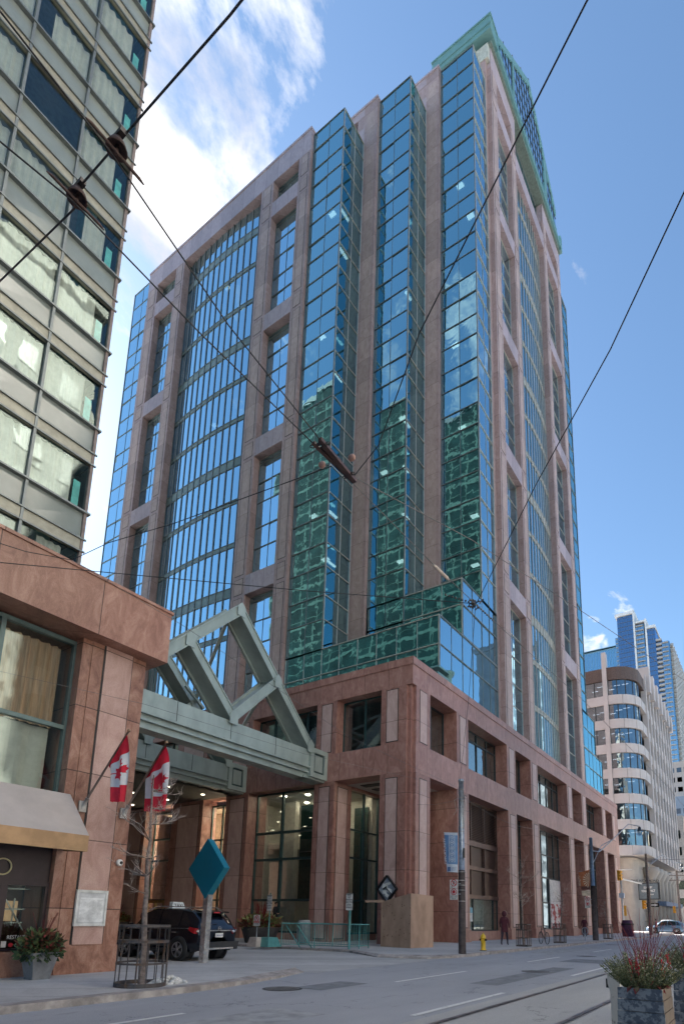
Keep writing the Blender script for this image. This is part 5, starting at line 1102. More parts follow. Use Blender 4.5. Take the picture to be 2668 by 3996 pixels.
# ---------------------------------------------------------------- black taxi SUV. Local axes: +y forwards, x across, z up
CARB = pm('black_car_paint', (.010, .012, .020), .10, .3, .05, spec=.9); CARG = pm('car_glass', (.010, .014, .018), .04, 0, .02, spec=1.0); TYR = pm('tyre_rubber', (.018, .018, .018), .8); RIM = pm('alloy_rim', (.50, .50, .52), .3, .85, .05)
PLAST = pm('black_bumper_plastic', (.03, .032, .036), .5)
def car(name, label, loc, rz, paint=CARB, taxi=False, suv=True, group=None, detail=True):
    t = thing(name, label, 'car', loc, rz, group); L_, Wd, Ht = 4.63, .91, 1.66
    # lofted body: stations along the length, half outlines from sill to roof centre
    st = [(-2.26, .68, .46, .78, .98, .60, 1.00), (-2.22, .80, .38, .82, 1.02, .66, 1.06), (-2.05, .87, .30, .86, 1.06, .68, 1.34), (-1.75, .90, .28, .88, 1.07, .68, 1.58), (-1.3, .91, .28, .90, 1.06, .69, 1.66), (-.6, .91, .28, .90, 1.03, .70, 1.69), (.1, .91, .28, .90, 1.01, .70, 1.67), (.55, .91, .28, .90, .99, .68, 1.56), (.95, .91, .28, .89, .98, .66, 1.30), (1.30, .90, .28, .87, .97, .60, 1.03), (1.8, .88, .30, .82, .92, .55, .95), (2.15, .80, .34, .74, .82, .5, .86), (2.32, .62, .42, .56, .68, .4, .72)]
    m = MB(); n = 11
    def prof(s):
        y, w, zs, wb, zb, wr, zr = s; P = [(w*.86, zs), (w*.97, zs+.08), (w, zs+.26), (w*.985, (zs+zb)/2+.12), (wb, zb)]
        P += [(wb-.03+(wr-wb+.03)*f, zb+(zr-zb)*g) for f, g in ((.25, .30), (.60, .68), (.88, .92), (1., .985))]+[(wr*.5, zr+.015), (0, zr+.02)]
        return [(x, y, z) for x, z in P]
    rows_ = [prof(s) for s in st]
    for sgn in (1, -1):
        i0 = len(m.v)
        for r in rows_:
            for x, y, z in r: m.v.append((sgn*x, y, z))
        for i in range(len(rows_)-1):
            for j in range(n-1):
                a = i0+i*n+j; f = (a, a+1, a+n+1, a+n)
                m.f.append(f if sgn < 0 else tuple(reversed(f))); m.m.append(0); m.sm.append(True)
        m.f.append(tuple(i0+j for j in range(n)) if sgn > 0 else tuple(i0+j for j in reversed(range(n)))); m.m.append(0); m.sm.append(False)
        e = i0+(len(rows_)-1)*n; m.f.append(tuple(e+j for j in range(n))); m.m.append(0); m.sm.append(False)
    for sgn in (1, -1): m.q(*[(sgn*s[1]*.86, s[0], s[2]) for s in st], *[(0, s[0], s[2]) for s in reversed(st)], mat=0)
    m.build('body', paint, t, world=False)
    w = MB()                                   # side windows, following the lofted sides, 8 mm proud
    def sidepatch(y0, y1, f0, f1, sgn, mb, off=.010, k0=0, k1=0):
        def at(y, g):
            for a, b in zip(rows_, rows_[1:]):
                if a[0][1] <= y <= b[0][1]:
                    f = (y-a[0][1])/(b[0][1]-a[0][1]); Pa, Pb = a[4:9], b[4:9]; s_ = g*4; i = min(int(s_), 3); h = s_-i
                    pa_ = [Pa[i][q]*(1-h)+Pa[i+1][q]*h for q in (0, 2)]; pb_ = [Pb[i][q]*(1-h)+Pb[i+1][q]*h for q in (0, 2)]
                    return (sgn*(pa_[0]*(1-f)+pb_[0]*f+off), y, pa_[1]*(1-f)+pb_[1]*f+off*.3)
            return (0, y, 1)
        N_ = 8
        for i in range(N_):
            for j in range(4):
                g0, g1 = f0+(f1-f0)*j/4, f0+(f1-f0)*(j+1)/4
                def yy(i_, g): return (y0+k0*g)*(1-i_/N_)+(y1+k1*g)*(i_/N_)
                q_ = [at(yy(i, g0), g0), at(yy(i+1, g0), g0), at(yy(i+1, g1), g1), at(yy(i, g1), g1)]
                mb.q(*(q_ if sgn > 0 else reversed(q_)), smooth=True)
    for s in (1, -1):
        sidepatch(-1.85, -1.35, .10, .80, s, w, k0=.55); sidepatch(-1.28, -.35, .08, .84, s, w); sidepatch(-.28, 1.15, .08, .84, s, w, k1=-.95)
    w.q((-.62, 1.24, 1.08), (.62, 1.24, 1.08), (.60, .66, 1.53), (-.60, .66, 1.53)); w.q((.66, -2.16, 1.10), (-.66, -2.16, 1.10), (-.60, -1.86, 1.50), (.60, -1.86, 1.50))
    w.build('window', CARG, t, world=False)
    if detail:
        m = MB()
        for s in (1, -1):
            m.box(s*.60, s*.76, -1.9, -1.88, 1.0, 1.01)
            m.tube([(s*.70, -1.72, 1.62), (s*.71, -1.3, 1.75), (s*.71, .0, 1.76), (s*.68, .5, 1.62)], .02, 6)
            m.tube([(s*.91, -1.80, 1.05), (s*.915, -.3, 1.03), (s*.90, 1.2, 1.0)], .010, 5)
        m.beam((-.52, -2.27, .98), (.52, -2.27, .98), .03, .035); m.beam((-.60, -2.33, .40), (.60, -2.33, .40), .05, .06)
        m.build('chrome_trim', CHR, t, world=False)
        m = MB(); m.prism([(-.80, -2.28, .36), (.80, -2.28, .36), (.86, -2.30, .62), (-.86, -2.30, .62)], (0, -.06, 0)); 
        m.build('bumper', PLAST, t, world=False)
        for s in (1, -1): m = MB(); m.prism([(s*.9, -.85, .27), (s*.9, .9, .27), (s*.93, .9, .40), (s*.93, -.85, .40)], (s*.02, 0, 0)); m.build('side_skirt', PLAST, t, world=False)
        m = MB(); m.prism([(-.62, -1.78, 1.60), (.62, -1.78, 1.60), (.56, -2.10, 1.56), (-.56, -2.10, 1.56)], (0, 0, .045)); m.build('spoiler', paint, t, world=False); m = MB(); m.box(-.14, .14, -2.11, -2.09, 1.555, 1.59); m.build('brake_light', RED, t, world=False)
        TL = pm('tail_lamp_red', (.40, .015, .02), .12, 0, .02, spec=.9); TW = pm('tail_lamp_clear', (.50, .45, .44), .12, 0, .02, spec=.9)
        for s in (1, -1):
            m = MB(); m.prism([(s*.50, -2.25, 1.02), (s*.90, -2.12, 1.06), (s*.93, -1.86, 1.10), (s*.93, -1.80, 1.00), (s*.915, -2.08, .88), (s*.62, -2.27, .86)], (s*.012, -.02, 0)); m.prism([(s*.55, -2.27, .98), (s*.86, -2.17, 1.01), (s*.88, -2.13, .95), (s*.62, -2.28, .91)], (s*.018, -.03, 0), 1); m.build('tail_light', [TL, TW], t, world=False)
            m = MB(); m.box(s*.93, s*1.08, .93, 1.06, 1.02, 1.18); m.build('wing_mirror', paint, t, world=False)
            for y in (-1.15, .1): m = MB(); m.box(s*.905, s*.945, y-.10, y+.10, .90, .93); m.build('handle', CHR, t, world=False)
        m = MB(); m.box(-.17, .17, -2.285, -2.27, .76, .90, 0); text_mb(m, 'CBKA 412', .075, (0, -2.29, .80), (1, 0, 0), (0, 0, 1), .003, 1, 'CENTER'); m.build('number_plate', [WHITE, pm('plate_blue', (.05, .08, .35), .5)], t, world=False)
        m = MB(); m.box(-.82, -.62, -2.35, -2.33, .46, .60); m.build('sticker', pm('pale_sticker', (.5, .5, .48), .5), t, world=False)
        m = MB()
        for k in range(18): a0, a1 = 2*math.pi*k/18, 2*math.pi*(k+1)/18; m.tube([(.065*math.cos(a0), -2.285, 1.04+.065*math.sin(a0)), (.065*math.cos(a1), -2.285, 1.04+.065*math.sin(a1))], .010, 5, cap=False)
        m.box(-.07, .07, -2.29, -2.28, 1.03, 1.05); m.build('badge', CHR, t, world=False)
        m = MB(); m.beam((-.04, -2.17, 1.20), (-.45, -2.15, 1.14), .015, .02); m.build('wiper', BLACK, t, world=False)
    for i, (x, y) in enumerate(((-.80, -1.36), (.80, -1.36), (-.80, 1.34), (.80, 1.34))):
        s = 1 if x > 0 else -1
        m = MB(); m.lathe([(.37, -.01), (.44, .0), (.44, .02), (.37, .03)], (x+s*.09, y, .36), (s, 0, 0), 24); m.lathe([(.38, -.30), (.38, .075)], (x, y, .38), (s, 0, 0), 22); m.build('wheel_arch', PLAST, t, world=False)
        m = MB(); m.lathe([(.24, -.12), (.345, -.12), (.36, -.08), (.36, .09), (.345, .115), (.255, .12), (.25, .10)], (x+s*.02, y, .36), (s, 0, 0), 28); wo_ = m.build('tyre', TYR, t, world=False)
        m = MB(); m.lathe([(.25, .0), (.25, .11), (.232, .118), (.225, .06)], (x+s*.025, y, .36), (s, 0, 0), 28)
        for k in range(10 if detail else 5):
            a = 2*math.pi*(k//2)/5+(.16 if k % 2 else -.16); m.beam((x+s*.125, y, .36), (x+s*.135, y+.235*math.cos(a), .36+.235*math.sin(a)), .035, .02, upv=(1, 0, 0))
        m.lathe([(.05, .09), (.05, .13), (.03, .14)], (x+s*.015, y, .36), (s, 0, 0), 12); m.build('rim', RIM, wo_, world=False)
        m = MB(); m.lathe([(.21, .02), (.21, .03)], (x+s*.02, y, .36), (s, 0, 0), 18); m.build('brake_disc', BLACK, wo_, world=False)
    if taxi:
        m = MB(); m.prism([(-.30, -.2, 1.70), (.30, -.2, 1.70), (.22, -.14, 1.93), (-.22, -.14, 1.93)], (0, .16, 0)); m.box(-.32, .32, -.24, .02, 1.695, 1.715); ts = m.build('taxi_light', pm('white_lamp_box', (.70, .72, .72), .4), t, world=False)
        m = MB(); text_mb(m, 'TAXI', .17, (0, -.205, 1.75), (1, 0, 0), (0, .25, 1), .004, 0, 'CENTER'); m.build('lettering', BLACKP, ts, world=False)
    return t
car('taxi_suv', 'glossy black taxi SUV seen from behind, stopped in the hotel driveway', (13.80, 18.15, .012), R(3), taxi=True)
# cars far down the street and in the courtyard
BLUEP = pm('blue_grey_paint', (.10, .16, .24), .25, .3); DRED = pm('dark_red_paint', (.16, .012, .016), .25, .3); SILV = pm('silver_paint', (.40, .42, .45), .3, .5)
car('parked_car', 'dark red car in the courtyard behind the hotel corner, mostly hidden', (12.2, 27.5, .012), R(0), DRED, detail=False)
car('distant_car', 'dark blue car in the side street before the white building', (84.5, 12.3, .0), R(0), BLUEP, detail=False, group='cars far down the street')
car('distant_car', 'silver car by the white building base, behind the red twigs', (91, 12.9, .12), R(-90), SILV, detail=False, group='cars far down the street')
# ---------------------------------------------------------------- people
SKIN = pm('skin', (.45, .26, .18), .6); HAIRD = pm('dark_hair', (.03, .02, .018), .7)
def person(name, label, loc, rz, h=1.74, coat=(.05, .01, .012), legs=(.02, .022, .035), stride=.22, long_=.72, hood=False, bend=0., seated=False, arm='down', skirt=None, shoe=(.03, .03, .03), cap=False):
    """one skinned body; local +y is the way the person faces"""
    t = thing(name, label, 'person', loc, rz); s = h/1.74
    V = []; E = []; Rr = []
    def vtx(x, y, z, r, par=None):
        V.append(Vector((x, y, z))*s); Rr.append(r*s); i = len(V)-1
        if par is not None: E.append((par, i))
        return i
    hipz = .93
    pel = vtx(0, 0, hipz, .135); w1 = vtx(0, .0+bend*.2, 1.12, .125, pel); ch = vtx(0, .0+bend*.5, 1.32, .15, w1); sh = vtx(0, bend*.75, 1.45, .10, ch); nk = vtx(0, bend*.85+.01, 1.52, .052, sh); hd0 = vtx(0, bend+.02, 1.59, .070, nk); hd1 = vtx(0, bend+.03, 1.66, .092, hd0); vtx(0, bend+.02, 1.72, .065, hd1)
    for sd, st in ((1, stride), (-1, -stride)):
        hp = vtx(sd*.095, 0, .88, .098, pel); kn = vtx(sd*.10, st*.62+.03, .49, .062, hp); an = vtx(sd*.10, st-(.10 if st < 0 else 0), .09+(.05 if st < 0 else 0), .042, kn); vtx(sd*.11, st+.14-(.10 if st < 0 else 0), .035+(.02 if st < 0 else 0), .040, an)
        s1 = vtx(sd*.19, bend*.75, 1.41, .060, sh)
        if arm == 'down': e = vtx(sd*.25, bend*.6-st*.25-.02, 1.14, .046, s1); wr = vtx(sd*.26, bend*.6-st*.5+.08, .91, .030, e)
        else: e = vtx(sd*.26, bend*.6-.05, 1.15, .046, s1); wr = vtx(sd*.13, bend*.6+.20, 1.08, .030, e)
        d = (V[wr]-V[e]).normalized()/s; pl = vtx(*(V[wr]/s+d*.06), .026, wr)
        for k in range(4): o = (k-1.5)*.014; f1 = vtx(*(V[pl]/s+d*.035+Vector((0, o, 0))), .0085, pl); vtx(*(V[f1]/s+d*(.03+.006*(1.5-abs(k-1.5)))+Vector((-sd*.012, o*.3, 0))), .008, f1)
        f1 = vtx(*(V[wr]/s+d*.04+Vector((-sd*.01, .03, 0))), .010, wr); vtx(*(V[f1]/s+d*.03+Vector((0, .012, 0))), .008, f1)
    me = bpy.data.meshes.new('tmp'); me.from_pydata(V, E, []); o = bpy.data.objects.new('tmp', me); COL.objects.link(o)
    o.modifiers.new('s', 'SKIN'); sk = me.skin_vertices[0].data
    for i, r in enumerate(Rr): sk[i].radius = (r, r*.8 if i in (w1, ch, pel) else r); sk[i].use_root = (i == 0)
    sb = o.modifiers.new('u', 'SUBSURF'); sb.levels = 1; sb.render_levels = 1
    dg = bpy.context.evaluated_depsgraph_get(); dg.update(); ev = bpy.data.meshes.new_from_object(o.evaluated_get(dg)); bpy.data.objects.remove(o)
    ev.name = 'body'; ev.materials.clear()
    for mm in (pm(name+label[:9]+'_coat', coat, .85), pm(name+label[:9]+'_legs', legs, .85), SKIN, pm('shoe_dark', shoe, .6)): ev.materials.append(mm)
    for p in ev.polygons:
        c = p.center/s; p.use_smooth = True; ax_ = abs(c.x)
        if c.z > 1.50: k = 2
        elif c.z < .10: k = 3
        elif ax_ > .10 and (c.z < .93 and arm == 'down' and ax_ > .20 or arm != 'down' and c.y > .16+bend*.6 and 1.0 < c.z < 1.2): k = 2
        elif c.z < .92 and ax_ < .21: k = 1
        else: k = 0
        p.material_index = k
    b = bpy.data.objects.new('body', ev); COL.objects.link(b); b.parent = t
    m = MB(); hz = 1.67*s; hy = (bend+.03)*s
    m.ball((0, hy-.012*s, hz+.012*s), .107*s, 12, sc=(.88, 1.0, 1.02)) if not cap else m.ball((0, hy-.01*s, hz+.03*s), .105*s, 12, sc=(.9, 1.05, .8))
    # cut the face side away
    keep = [f for f in range(len(m.f)) if not (sum(m.v[i][1] for i in m.f[f])/len(m.f[f]) > hy+.045*s and sum(m.v[i][2] for i in m.f[f])/len(m.f[f]) < hz+.055*s) and sum(m.v[i][2] for i in m.f[f])/len(m.f[f]) > hz-.07*s]
    m.f = [m.f[i] for i in keep]; m.m = [m.m[i] for i in keep]; m.sm = [m.sm[i] for i in keep]
    if cap: m.box(-.06*s, .06*s, hy+.06*s, hy+.17*s, hz+.05*s, hz+.06*s)
    m.build('hair' if not cap else 'cap', HAIRD, t, world=False)
    m = MB(); m.ball((0, hy+.095*s, hz-.012*s), .016*s, 6, sc=(.8, 1, 1.4)); 
    for q in (1, -1): m.ball((q*.034*s, hy+.078*s, hz+.006*s), .011*s, 6, 1); m.ball((q*.088*s, hy, hz-.01*s), .022*s, 6, sc=(.4, .8, 1.2))
    m.box(-.022*s, .022*s, hy+.078*s, hy+.086*s, hz-.048*s, hz-.042*s, 2); m.build('face', [SKIN, BLACKP, pm('lip', (.30, .10, .08), .6)], t, world=False)
    m = MB(); zc = long_*s; pr = [(.19, zc), (.18, .95*s), (.165, 1.12*s), (.20, 1.30*s), (.17, 1.44*s), (.09, 1.50*s)]
    i0 = len(m.v); nn = 16
    for r, z in pr:
        for j in range(nn): a = 2*math.pi*j/nn; wob = 1+.04*math.sin(3*a+z*9); f = max(0, (z/s-.93)/.6); m.v.append((r*s*math.cos(a)*wob*(1.0 if z < 1.2*s else 1.08), bend*f*s*.9+r*s*.78*math.sin(a)*wob, z))
    for k in range(len(pr)-1):
        for j in range(nn): a_, b_ = i0+k*nn+j, i0+k*nn+(j+1) % nn; m.f.append((a_, b_, b_+nn, a_+nn)); m.m.append(0); m.sm.append(True)
    m.build('coat', pm(name+label[:9]+'_coat', coat, .85), t, world=False)
    if hood:
        m = MB(); m.ball((0, hy-.03*s, hz-.01*s), .15*s, 12, sc=(.95, 1, 1.1)); keep = [f for f in range(len(m.f)) if not (sum(m.v[i][1] for i in m.f[f])/len(m.f[f]) > hy+.06*s)]
        m.f = [m.f[i] for i in keep]; m.m = [0]*len(keep); m.sm = [True]*len(keep)
        for k in range(14):
            a0, a1 = 2*math.pi*k/14, 2*math.pi*(k+1)/14; m.tube([(.13*s*math.cos(a0), hy+.05*s, hz+.145*s*math.sin(a0)), (.13*s*math.cos(a1), hy+.05*s, hz+.145*s*math.sin(a1))], .022*s, 5, 1, cap=False)
        m.build('hood', [pm(name+label[:9]+'_coat', coat, .85), pm('fur_trim', (.42, .32, .27), .9)], t, world=False)
    return t
person('pedestrian', 'person in a hooded dark maroon parka walking away beyond the yellow hydrant', (31.1, 12.7, .12), R(-80), 1.78, (.085, .018, .03), (.035, .03, .05), .25, .70, hood=True)
person('pedestrian', 'person in a long dark coat walking towards the camera near the second lamp post', (53.6, 14.4, .12), R(100), 1.72, (.035, .014, .016), (.02, .02, .02), .15, .42)
person('standing_man', 'man in black with a dark cap standing side-on just inside the lobby glass', (27.2, 26.1, .55), R(200), 1.78, (.012, .013, .018), (.015, .015, .02), .03, .80, arm='bent', cap=True)
person('lobby_visitor', 'person in a dark blue top in the lobby beside the granite column', (28.6, 23.6, .45), R(20), 1.72, (.02, .025, .06), (.02, .02, .03), .02, .80)
person('doorway_person', 'person in a dark jacket waiting by the brass courtyard doors', (26.0, 37.6, .12), R(210), 1.72, (.07, .02, .025), (.03, .03, .04), .02, .78, arm='bent')
person('pedestrian', 'small figure in dusty pink at the far crossing, behind the red twigs', (76.5, 12.2, .12), R(180), 1.70, (.30, .17, .18), (.03, .03, .03), .15, .80)
# ---------------------------------------------------------------- poles with lamps and banners
POLE = STEEL; DKP = pm('dark_lower_pole', (.06, .045, .045), .7, 0, .2, scale=5); WOODP = pm('grey_wood_pole', (.17, .14, .13), .8, 0, .2, scale=6)
t = thing('utility_pole', 'pale steel pole with a dark lower half and blue banner, nearest the corner column', 'pole', (22.2, 10.9, .1), 0)
m = MB(); m.tube([(0, 0, 3.35), (0, 0, 7.2)], [.125, .105], 14); m.lathe([(.12, 0), (.13, .05), (.10, .12)], (0, 0, 7.17), n=14); m.build('upper_shaft', POLE, t, world=False)
m = MB(); m.lathe([(.165, 0), (.155, .05), (.14, 3.3), (.12, 3.42)], n=16); m.build('lower_shaft', DKP, t, world=False)
m = MB()
for z in (2.95, 2.75, 2.55, 2.1, 3.3, 5.0, 5.15, 6.3, 6.45, 6.8): m.lathe([(.135 if z > 3.35 else .175, 0), (.135 if z > 3.35 else .175, .03)], (0, 0, z), n=14)
m.tube([(-.1, .1, 6.45), (-.25, .2, 6.35), (-.15, .15, 5.9), (-.3, .2, 5.7)], .012, 5); m.tube([(0, -.14, 6.6), (.05, -.16, 5.8), (0, -.14, 5.2)], .015, 5); m.build('clamp', pm('clamp_steel', (.35, .33, .32), .4, .6), t, world=False)
m = MB(); m.box(-.12, .0, -.165, -.135, 3.9, 4.3); m.build('sticker', BLACK, t, world=False)
BN = pm('blue_banner', (.16, .30, .52), .75, 0, .06); BNW = pm('banner_white', (.55, .60, .68), .75, 0, .03); BND = pm('banner_dark', (.08, .14, .28), .75, 0, .03)
t2 = thing('street_banner', 'blue and white street banner reading OPPORTUNITY on the nearest pole', 'banner', (22.0, 11.2, 3.4))
m = MB()
def bp(a, z): # banner plane: a = 0 pole side .. 1 outer ; lower edge pulled in
    k = (z-3.38)/1.65; w = .50+.13*k; return (21.98-.05*math.sin(a*3), 10.97+a*w, z+.06*a)
for i in range(12):
    for j in range(10):
        a0, a1, z0, z1 = i/12, (i+1)/12, 3.38+.165*j, 3.38+.165*(j+1); m.q(bp(a1, z0), bp(a0, z0), bp(a0, z1), bp(a1, z1), mat=1 if j < 2 else 0, smooth=True)
    m.q(*[(p[0]-.006, p[1], p[2]) for p in (bp((i+1)/12, 4.93), bp(i/12, 4.93), bp(i/12, 5.03), bp((i+1)/12, 5.03))], mat=1)
m.build('cloth', [BN, BNW], t2)
m = MB(); text_mb(m, 'OPPORTUNITY', .150, (21.915, 11.44, 3.74), (0, .06, 1), (0, 1, -.06), .004, 0, squash=1.08)
for k in range(5):
    zc = 3.93+.235*k; yc = 11.20
    m.lathe([(.095, 0), (.095, .004)], (21.90, yc, zc), (-1, 0, 0), 16, 0); m.lathe([(.070, 0), (.070, .003)], (21.894, yc, zc), (-1, 0, 0), 16, 1); m.lathe([(.04, 0), (.04, .003)], (21.89, yc, zc), (-1, 0, 0), 12, 0)
    for s in (-1, 1): m.box(21.90, 21.905, yc+s*.12-.007, yc+s*.12+.007, zc-.11, zc+.11, 0); m.box(21.90, 21.905, yc+s*.145-.004, yc+s*.145+.004, zc-.11, zc+.11, 0)
    m.box(21.90, 21.904, yc-.15, yc+.15, zc-.122, zc-.112, 0)
m.box(21.91, 21.916, 11.27, 11.41, 3.44, 3.62, 2)
for i, s in enumerate(('TORONTO', 'FINANCIAL', 'DISTRICT')): text_mb(m, s, .045, (21.91, 11.24, 3.57-.055*i), (0, -1, 0), (0, 0, 1), .003, 2)
m.build('lettering', [BNW, BN, BND], t2)
m = MB(); m.tube([(22.15, 10.95, 5.06), (21.97, 11.62, 5.09)], .012, 6); m.tube([(22.15, 10.95, 3.40), (21.97, 11.48, 3.42)], .012, 6); m.build('arm', STEEL, t2)
def hung_sign(name, label, x, y, z, kind, w, h, group):
    tt = thing(name, label, 'sign', (x, y, z), 0, group); sign_plate(tt, w, h, 0, kind, 0, 0, 'plate'); m = MB(); m.box(0, .02, -w*.55-.1, .0, -.02, .02); m.build('bracket', STEEL, tt, world=False)
hung_sign('parking_sign', 'upper white plate with a red ringed P on the nearest pole', 21.95, 11.14, 2.92, 'P', .36, .34, 'parking plates on the two poles')
hung_sign('parking_sign', 'lower white no stopping plate with hours on the nearest pole', 21.95, 11.14, 2.50, 'S', .36, .46, 'parking plates on the two poles')
def lamp_pole(name, label, loc, h, arm_len, arm_z, split, mats, lean=0., group=None):
    t = thing(name, label, 'street lamp', loc, 0, group)
    m = MB(); m.tube([(0, 0, split), (lean, 0, h)], [.15, .12], 12); m.lathe([(.14, 0), (.14, .04), (.1, .1)], (lean, 0, h), n=12); m.build('upper_shaft', mats[0], t, world=False)
    m = MB(); m.tube([(0, 0, 0), (0, 0, split+.05)], [.22, .19], 12); m.build('lower_shaft', mats[1], t, world=False)
    m = MB(); az = arm_z-loc[2]; m.tube([(0, 0, h-.9), (arm_len*.2, -.3, h-.85), (arm_len*.5, -1.0, h+.35), (arm_len*.8, -1.8, az+.05), (arm_len, -2.4, az)], .04, 8); m.tube([(0, 0, h-2.0), (arm_len*.22, -.4, h-.4), (arm_len*.5, -1.0, h+.35)], .03, 6)
    m.build('arm', STEEL, t, world=False)
    m = MB(); m.lathe([(.05, .35), (.10, .3), (.16, .05), (.26, .0)], (arm_len, -2.4, az-.38), n=14); m.build('lamp_cap', BLACK, t, world=False)
    m = MB(); m.ball((arm_len, -2.4, az-.52), .27, 14); m.build('lamp_globe', glass('lamp_globe_glass', (.8, .85, .9), (.80, .84, .88), .25) if 'lamp_globe_glass' not in MATS else MATS['lamp_globe_glass'], t, world=False)
    m = MB(); m.ball((arm_len, -2.4, az-.48), .12, 8); m.build('bulb', WHITE, t, world=False)
    return t
lamp_pole('street_lamp', 'blue grey street lamp pole with orange banner and glass globe, beyond the bicycle', (44.9, 11.3, .1), 7.45, 6.2, 9.2, 3.9, (pm('blue_pole', (.13, .19, .28), .5, .3), DKP), group='street lamps along the tower side')
lamp_pole('street_lamp', 'grey wooden street lamp pole with a glass globe in front of the white building', (70.5, 11.8, .1), 8.8, 9.5, 8.6, 5.0, (WOODP, WOODP), group='street lamps along the tower side')
t2 = thing('street_banner', 'orange and brown sunburst banner reading BEAUTY on the second lamp post', 'banner', (44.5, 11.8, 3.5))
m = MB(); ORG = pm('orange_banner', (.36, .12, .05), .75); BRNB = pm('brown_banner', (.12, .045, .04), .75); CRM = pm('cream_banner', (.60, .50, .38), .75)
m.prism([(44.5, 11.42, 5.2), (44.5, 12.22, 5.05), (44.5, 12.08, 3.75), (44.5, 11.42, 3.75)], (.02, 0, 0), 0); m.prism([(44.49, 11.43, 4.0), (44.49, 12.08, 4.0), (44.49, 12.05, 3.76), (44.49, 11.43, 3.76)], (.005, 0, 0), 1); m.prism([(44.5, 11.42, 3.72), (44.5, 12.05, 3.66), (44.5, 12.02, 3.32), (44.5, 11.42, 3.32)], (.02, 0, 0), 2)
for k in range(9):
    a = math.pi*(k+.5)/9-.2; m.prism([(44.49, 11.45, 4.45), (44.49, 11.45+.46*math.sin(a), 4.45+.55*math.cos(a)), (44.49, 11.45+.46*math.sin(a+.14), 4.45+.55*math.cos(a+.14))], (-.01, 0, 0), 2)
text_mb(m, 'BEAUTY', .22, (44.48, 12.08, 4.05), (0, 0, 1), (0, 1, 0), .01, 2, squash=.95); m.build('cloth', [ORG, BRNB, CRM], t2)
m = MB(); m.tube([(44.85, 11.4, 5.12), (44.55, 12.2, 5.12)], .015, 5); m.build('arm', STEEL, t2)
hung_sign('parking_sign', 'upper parking plate below the orange banner on the second lamp post', 44.6, 11.68, 3.05, 'P', .38, .36, 'parking plates on the two poles')
hung_sign('parking_sign', 'lower parking plate below the orange banner on the second lamp post', 44.6, 11.68, 2.64, 'S', .38, .44, 'parking plates on the two poles')
AMB = pm('amber_signal_case', (.75, .36, .02), .5)
def signal(label, loc, rz, lit=False, group='traffic signals at the side street'):
    t = thing('traffic_light', label, 'traffic light', loc, rz, group); m = MB(); m.box(-.12, .12, -.2, .2, -.55, .55); 
    for z in (.36, 0, -.36): m.lathe([(.14, 0), (.15, .2)], (-.12, 0, z), (-1, 0, 0), 12)
    m.build('case', AMB, t, world=False); m = MB(); m.ball((-.14, 0, .36), .12, 10, sc=(.4, 1, 1)); m.build('lens', lamp_mat('lit_signal', (1, .22, .05), 4.) if lit else pm('unlit_lens', (.05, .02, .02), .3), t, world=False)
signal('amber traffic light at the foot of the white arm, beside the podium end', (68.3, 14, 2.65), R(20)); signal('amber traffic light seen edge-on beside the wooden lamp pole', (79.6, 14.0, 3.6), R(90)); signal('traffic light showing a glowing orange signal, farthest right', (106, 14.0, 3.5), 0, True); signal('small amber signal on top of the white arm post', (67.3, 14.1, 6.4), R(60))
t = thing('signal_mast', 'white signal mast with a long horizontal arm beside the podium end', 'signal mast', (67.6, 14.0, .1)); m = MB(); m.tube([(0, 0, 0), (-.1, 0, 6.1)], .10, 8); m.tube([(-.1, 0, 5.95), (10.5, -.2, 6.0)], .09, 8); m.tube([(-.2, .1, 6.9), (4.5, -.3, 7.3)], .05, 6)
m.build('pole', WHITE, t, world=False); m = MB(); m.box(-.3, .1, -.25, .25, 3.9, 4.4); m.build('plate', BNW, t, world=False)
t = thing('one_way_sign', 'black and white one way arrow sign on the wooden lamp pole', 'sign', (81.4, 13.2, 3.6)); m = MB(); m.box(0, .03, -.75, .75, -.25, .25); m.prism([(-.01, .5, -.08), (-.01, .5, .08), (-.01, -.2, .08), (-.01, -.2, .18), (-.01, -.62, 0), (-.01, -.2, -.18), (-.01, -.2, -.08)], (-.01, 0, 0), 1); m.build('plate', [BLACK, WHITE], t, world=False)
t = thing('waste_bin', 'dark purple bin on the pavement corner before the side street', 'litter bin', (59.5, 12.0, .12)); m = MB(); m.lathe([(.5, 0), (.55, 1.1), (.45, 1.5)], n=8); m.build('body', pm('purple_bin', (.07, .02, .06), .5), t, world=False); m = MB(); m.lathe([(.58, 1.08), (.58, 1.2)], n=8); m.build('lid', BLACK, t, world=False)
t = thing('utility_pole', 'leaning grey wooden pole with crossarms at the right edge, far down the street', 'pole', (98, 12.2, .1), 0); m = MB(); m.tube([(0, 0, 0), (-.3, 0, 9)], [.2, .14], 8); m.build('shaft', WOODP, t, world=False); m = MB()
for z in (8.3, 7.6): m.beam((-.3, -1.1, z), (-.3, 1.1, z), .1, .12); m.beam((-.3, -.8, z+.15), (-.3, -.8, z+.35), .08, .08); m.beam((-.3, .8, z+.15), (-.3, .8, z+.35), .08, .08)
m.build('crossarm', WOODP, t, world=False)
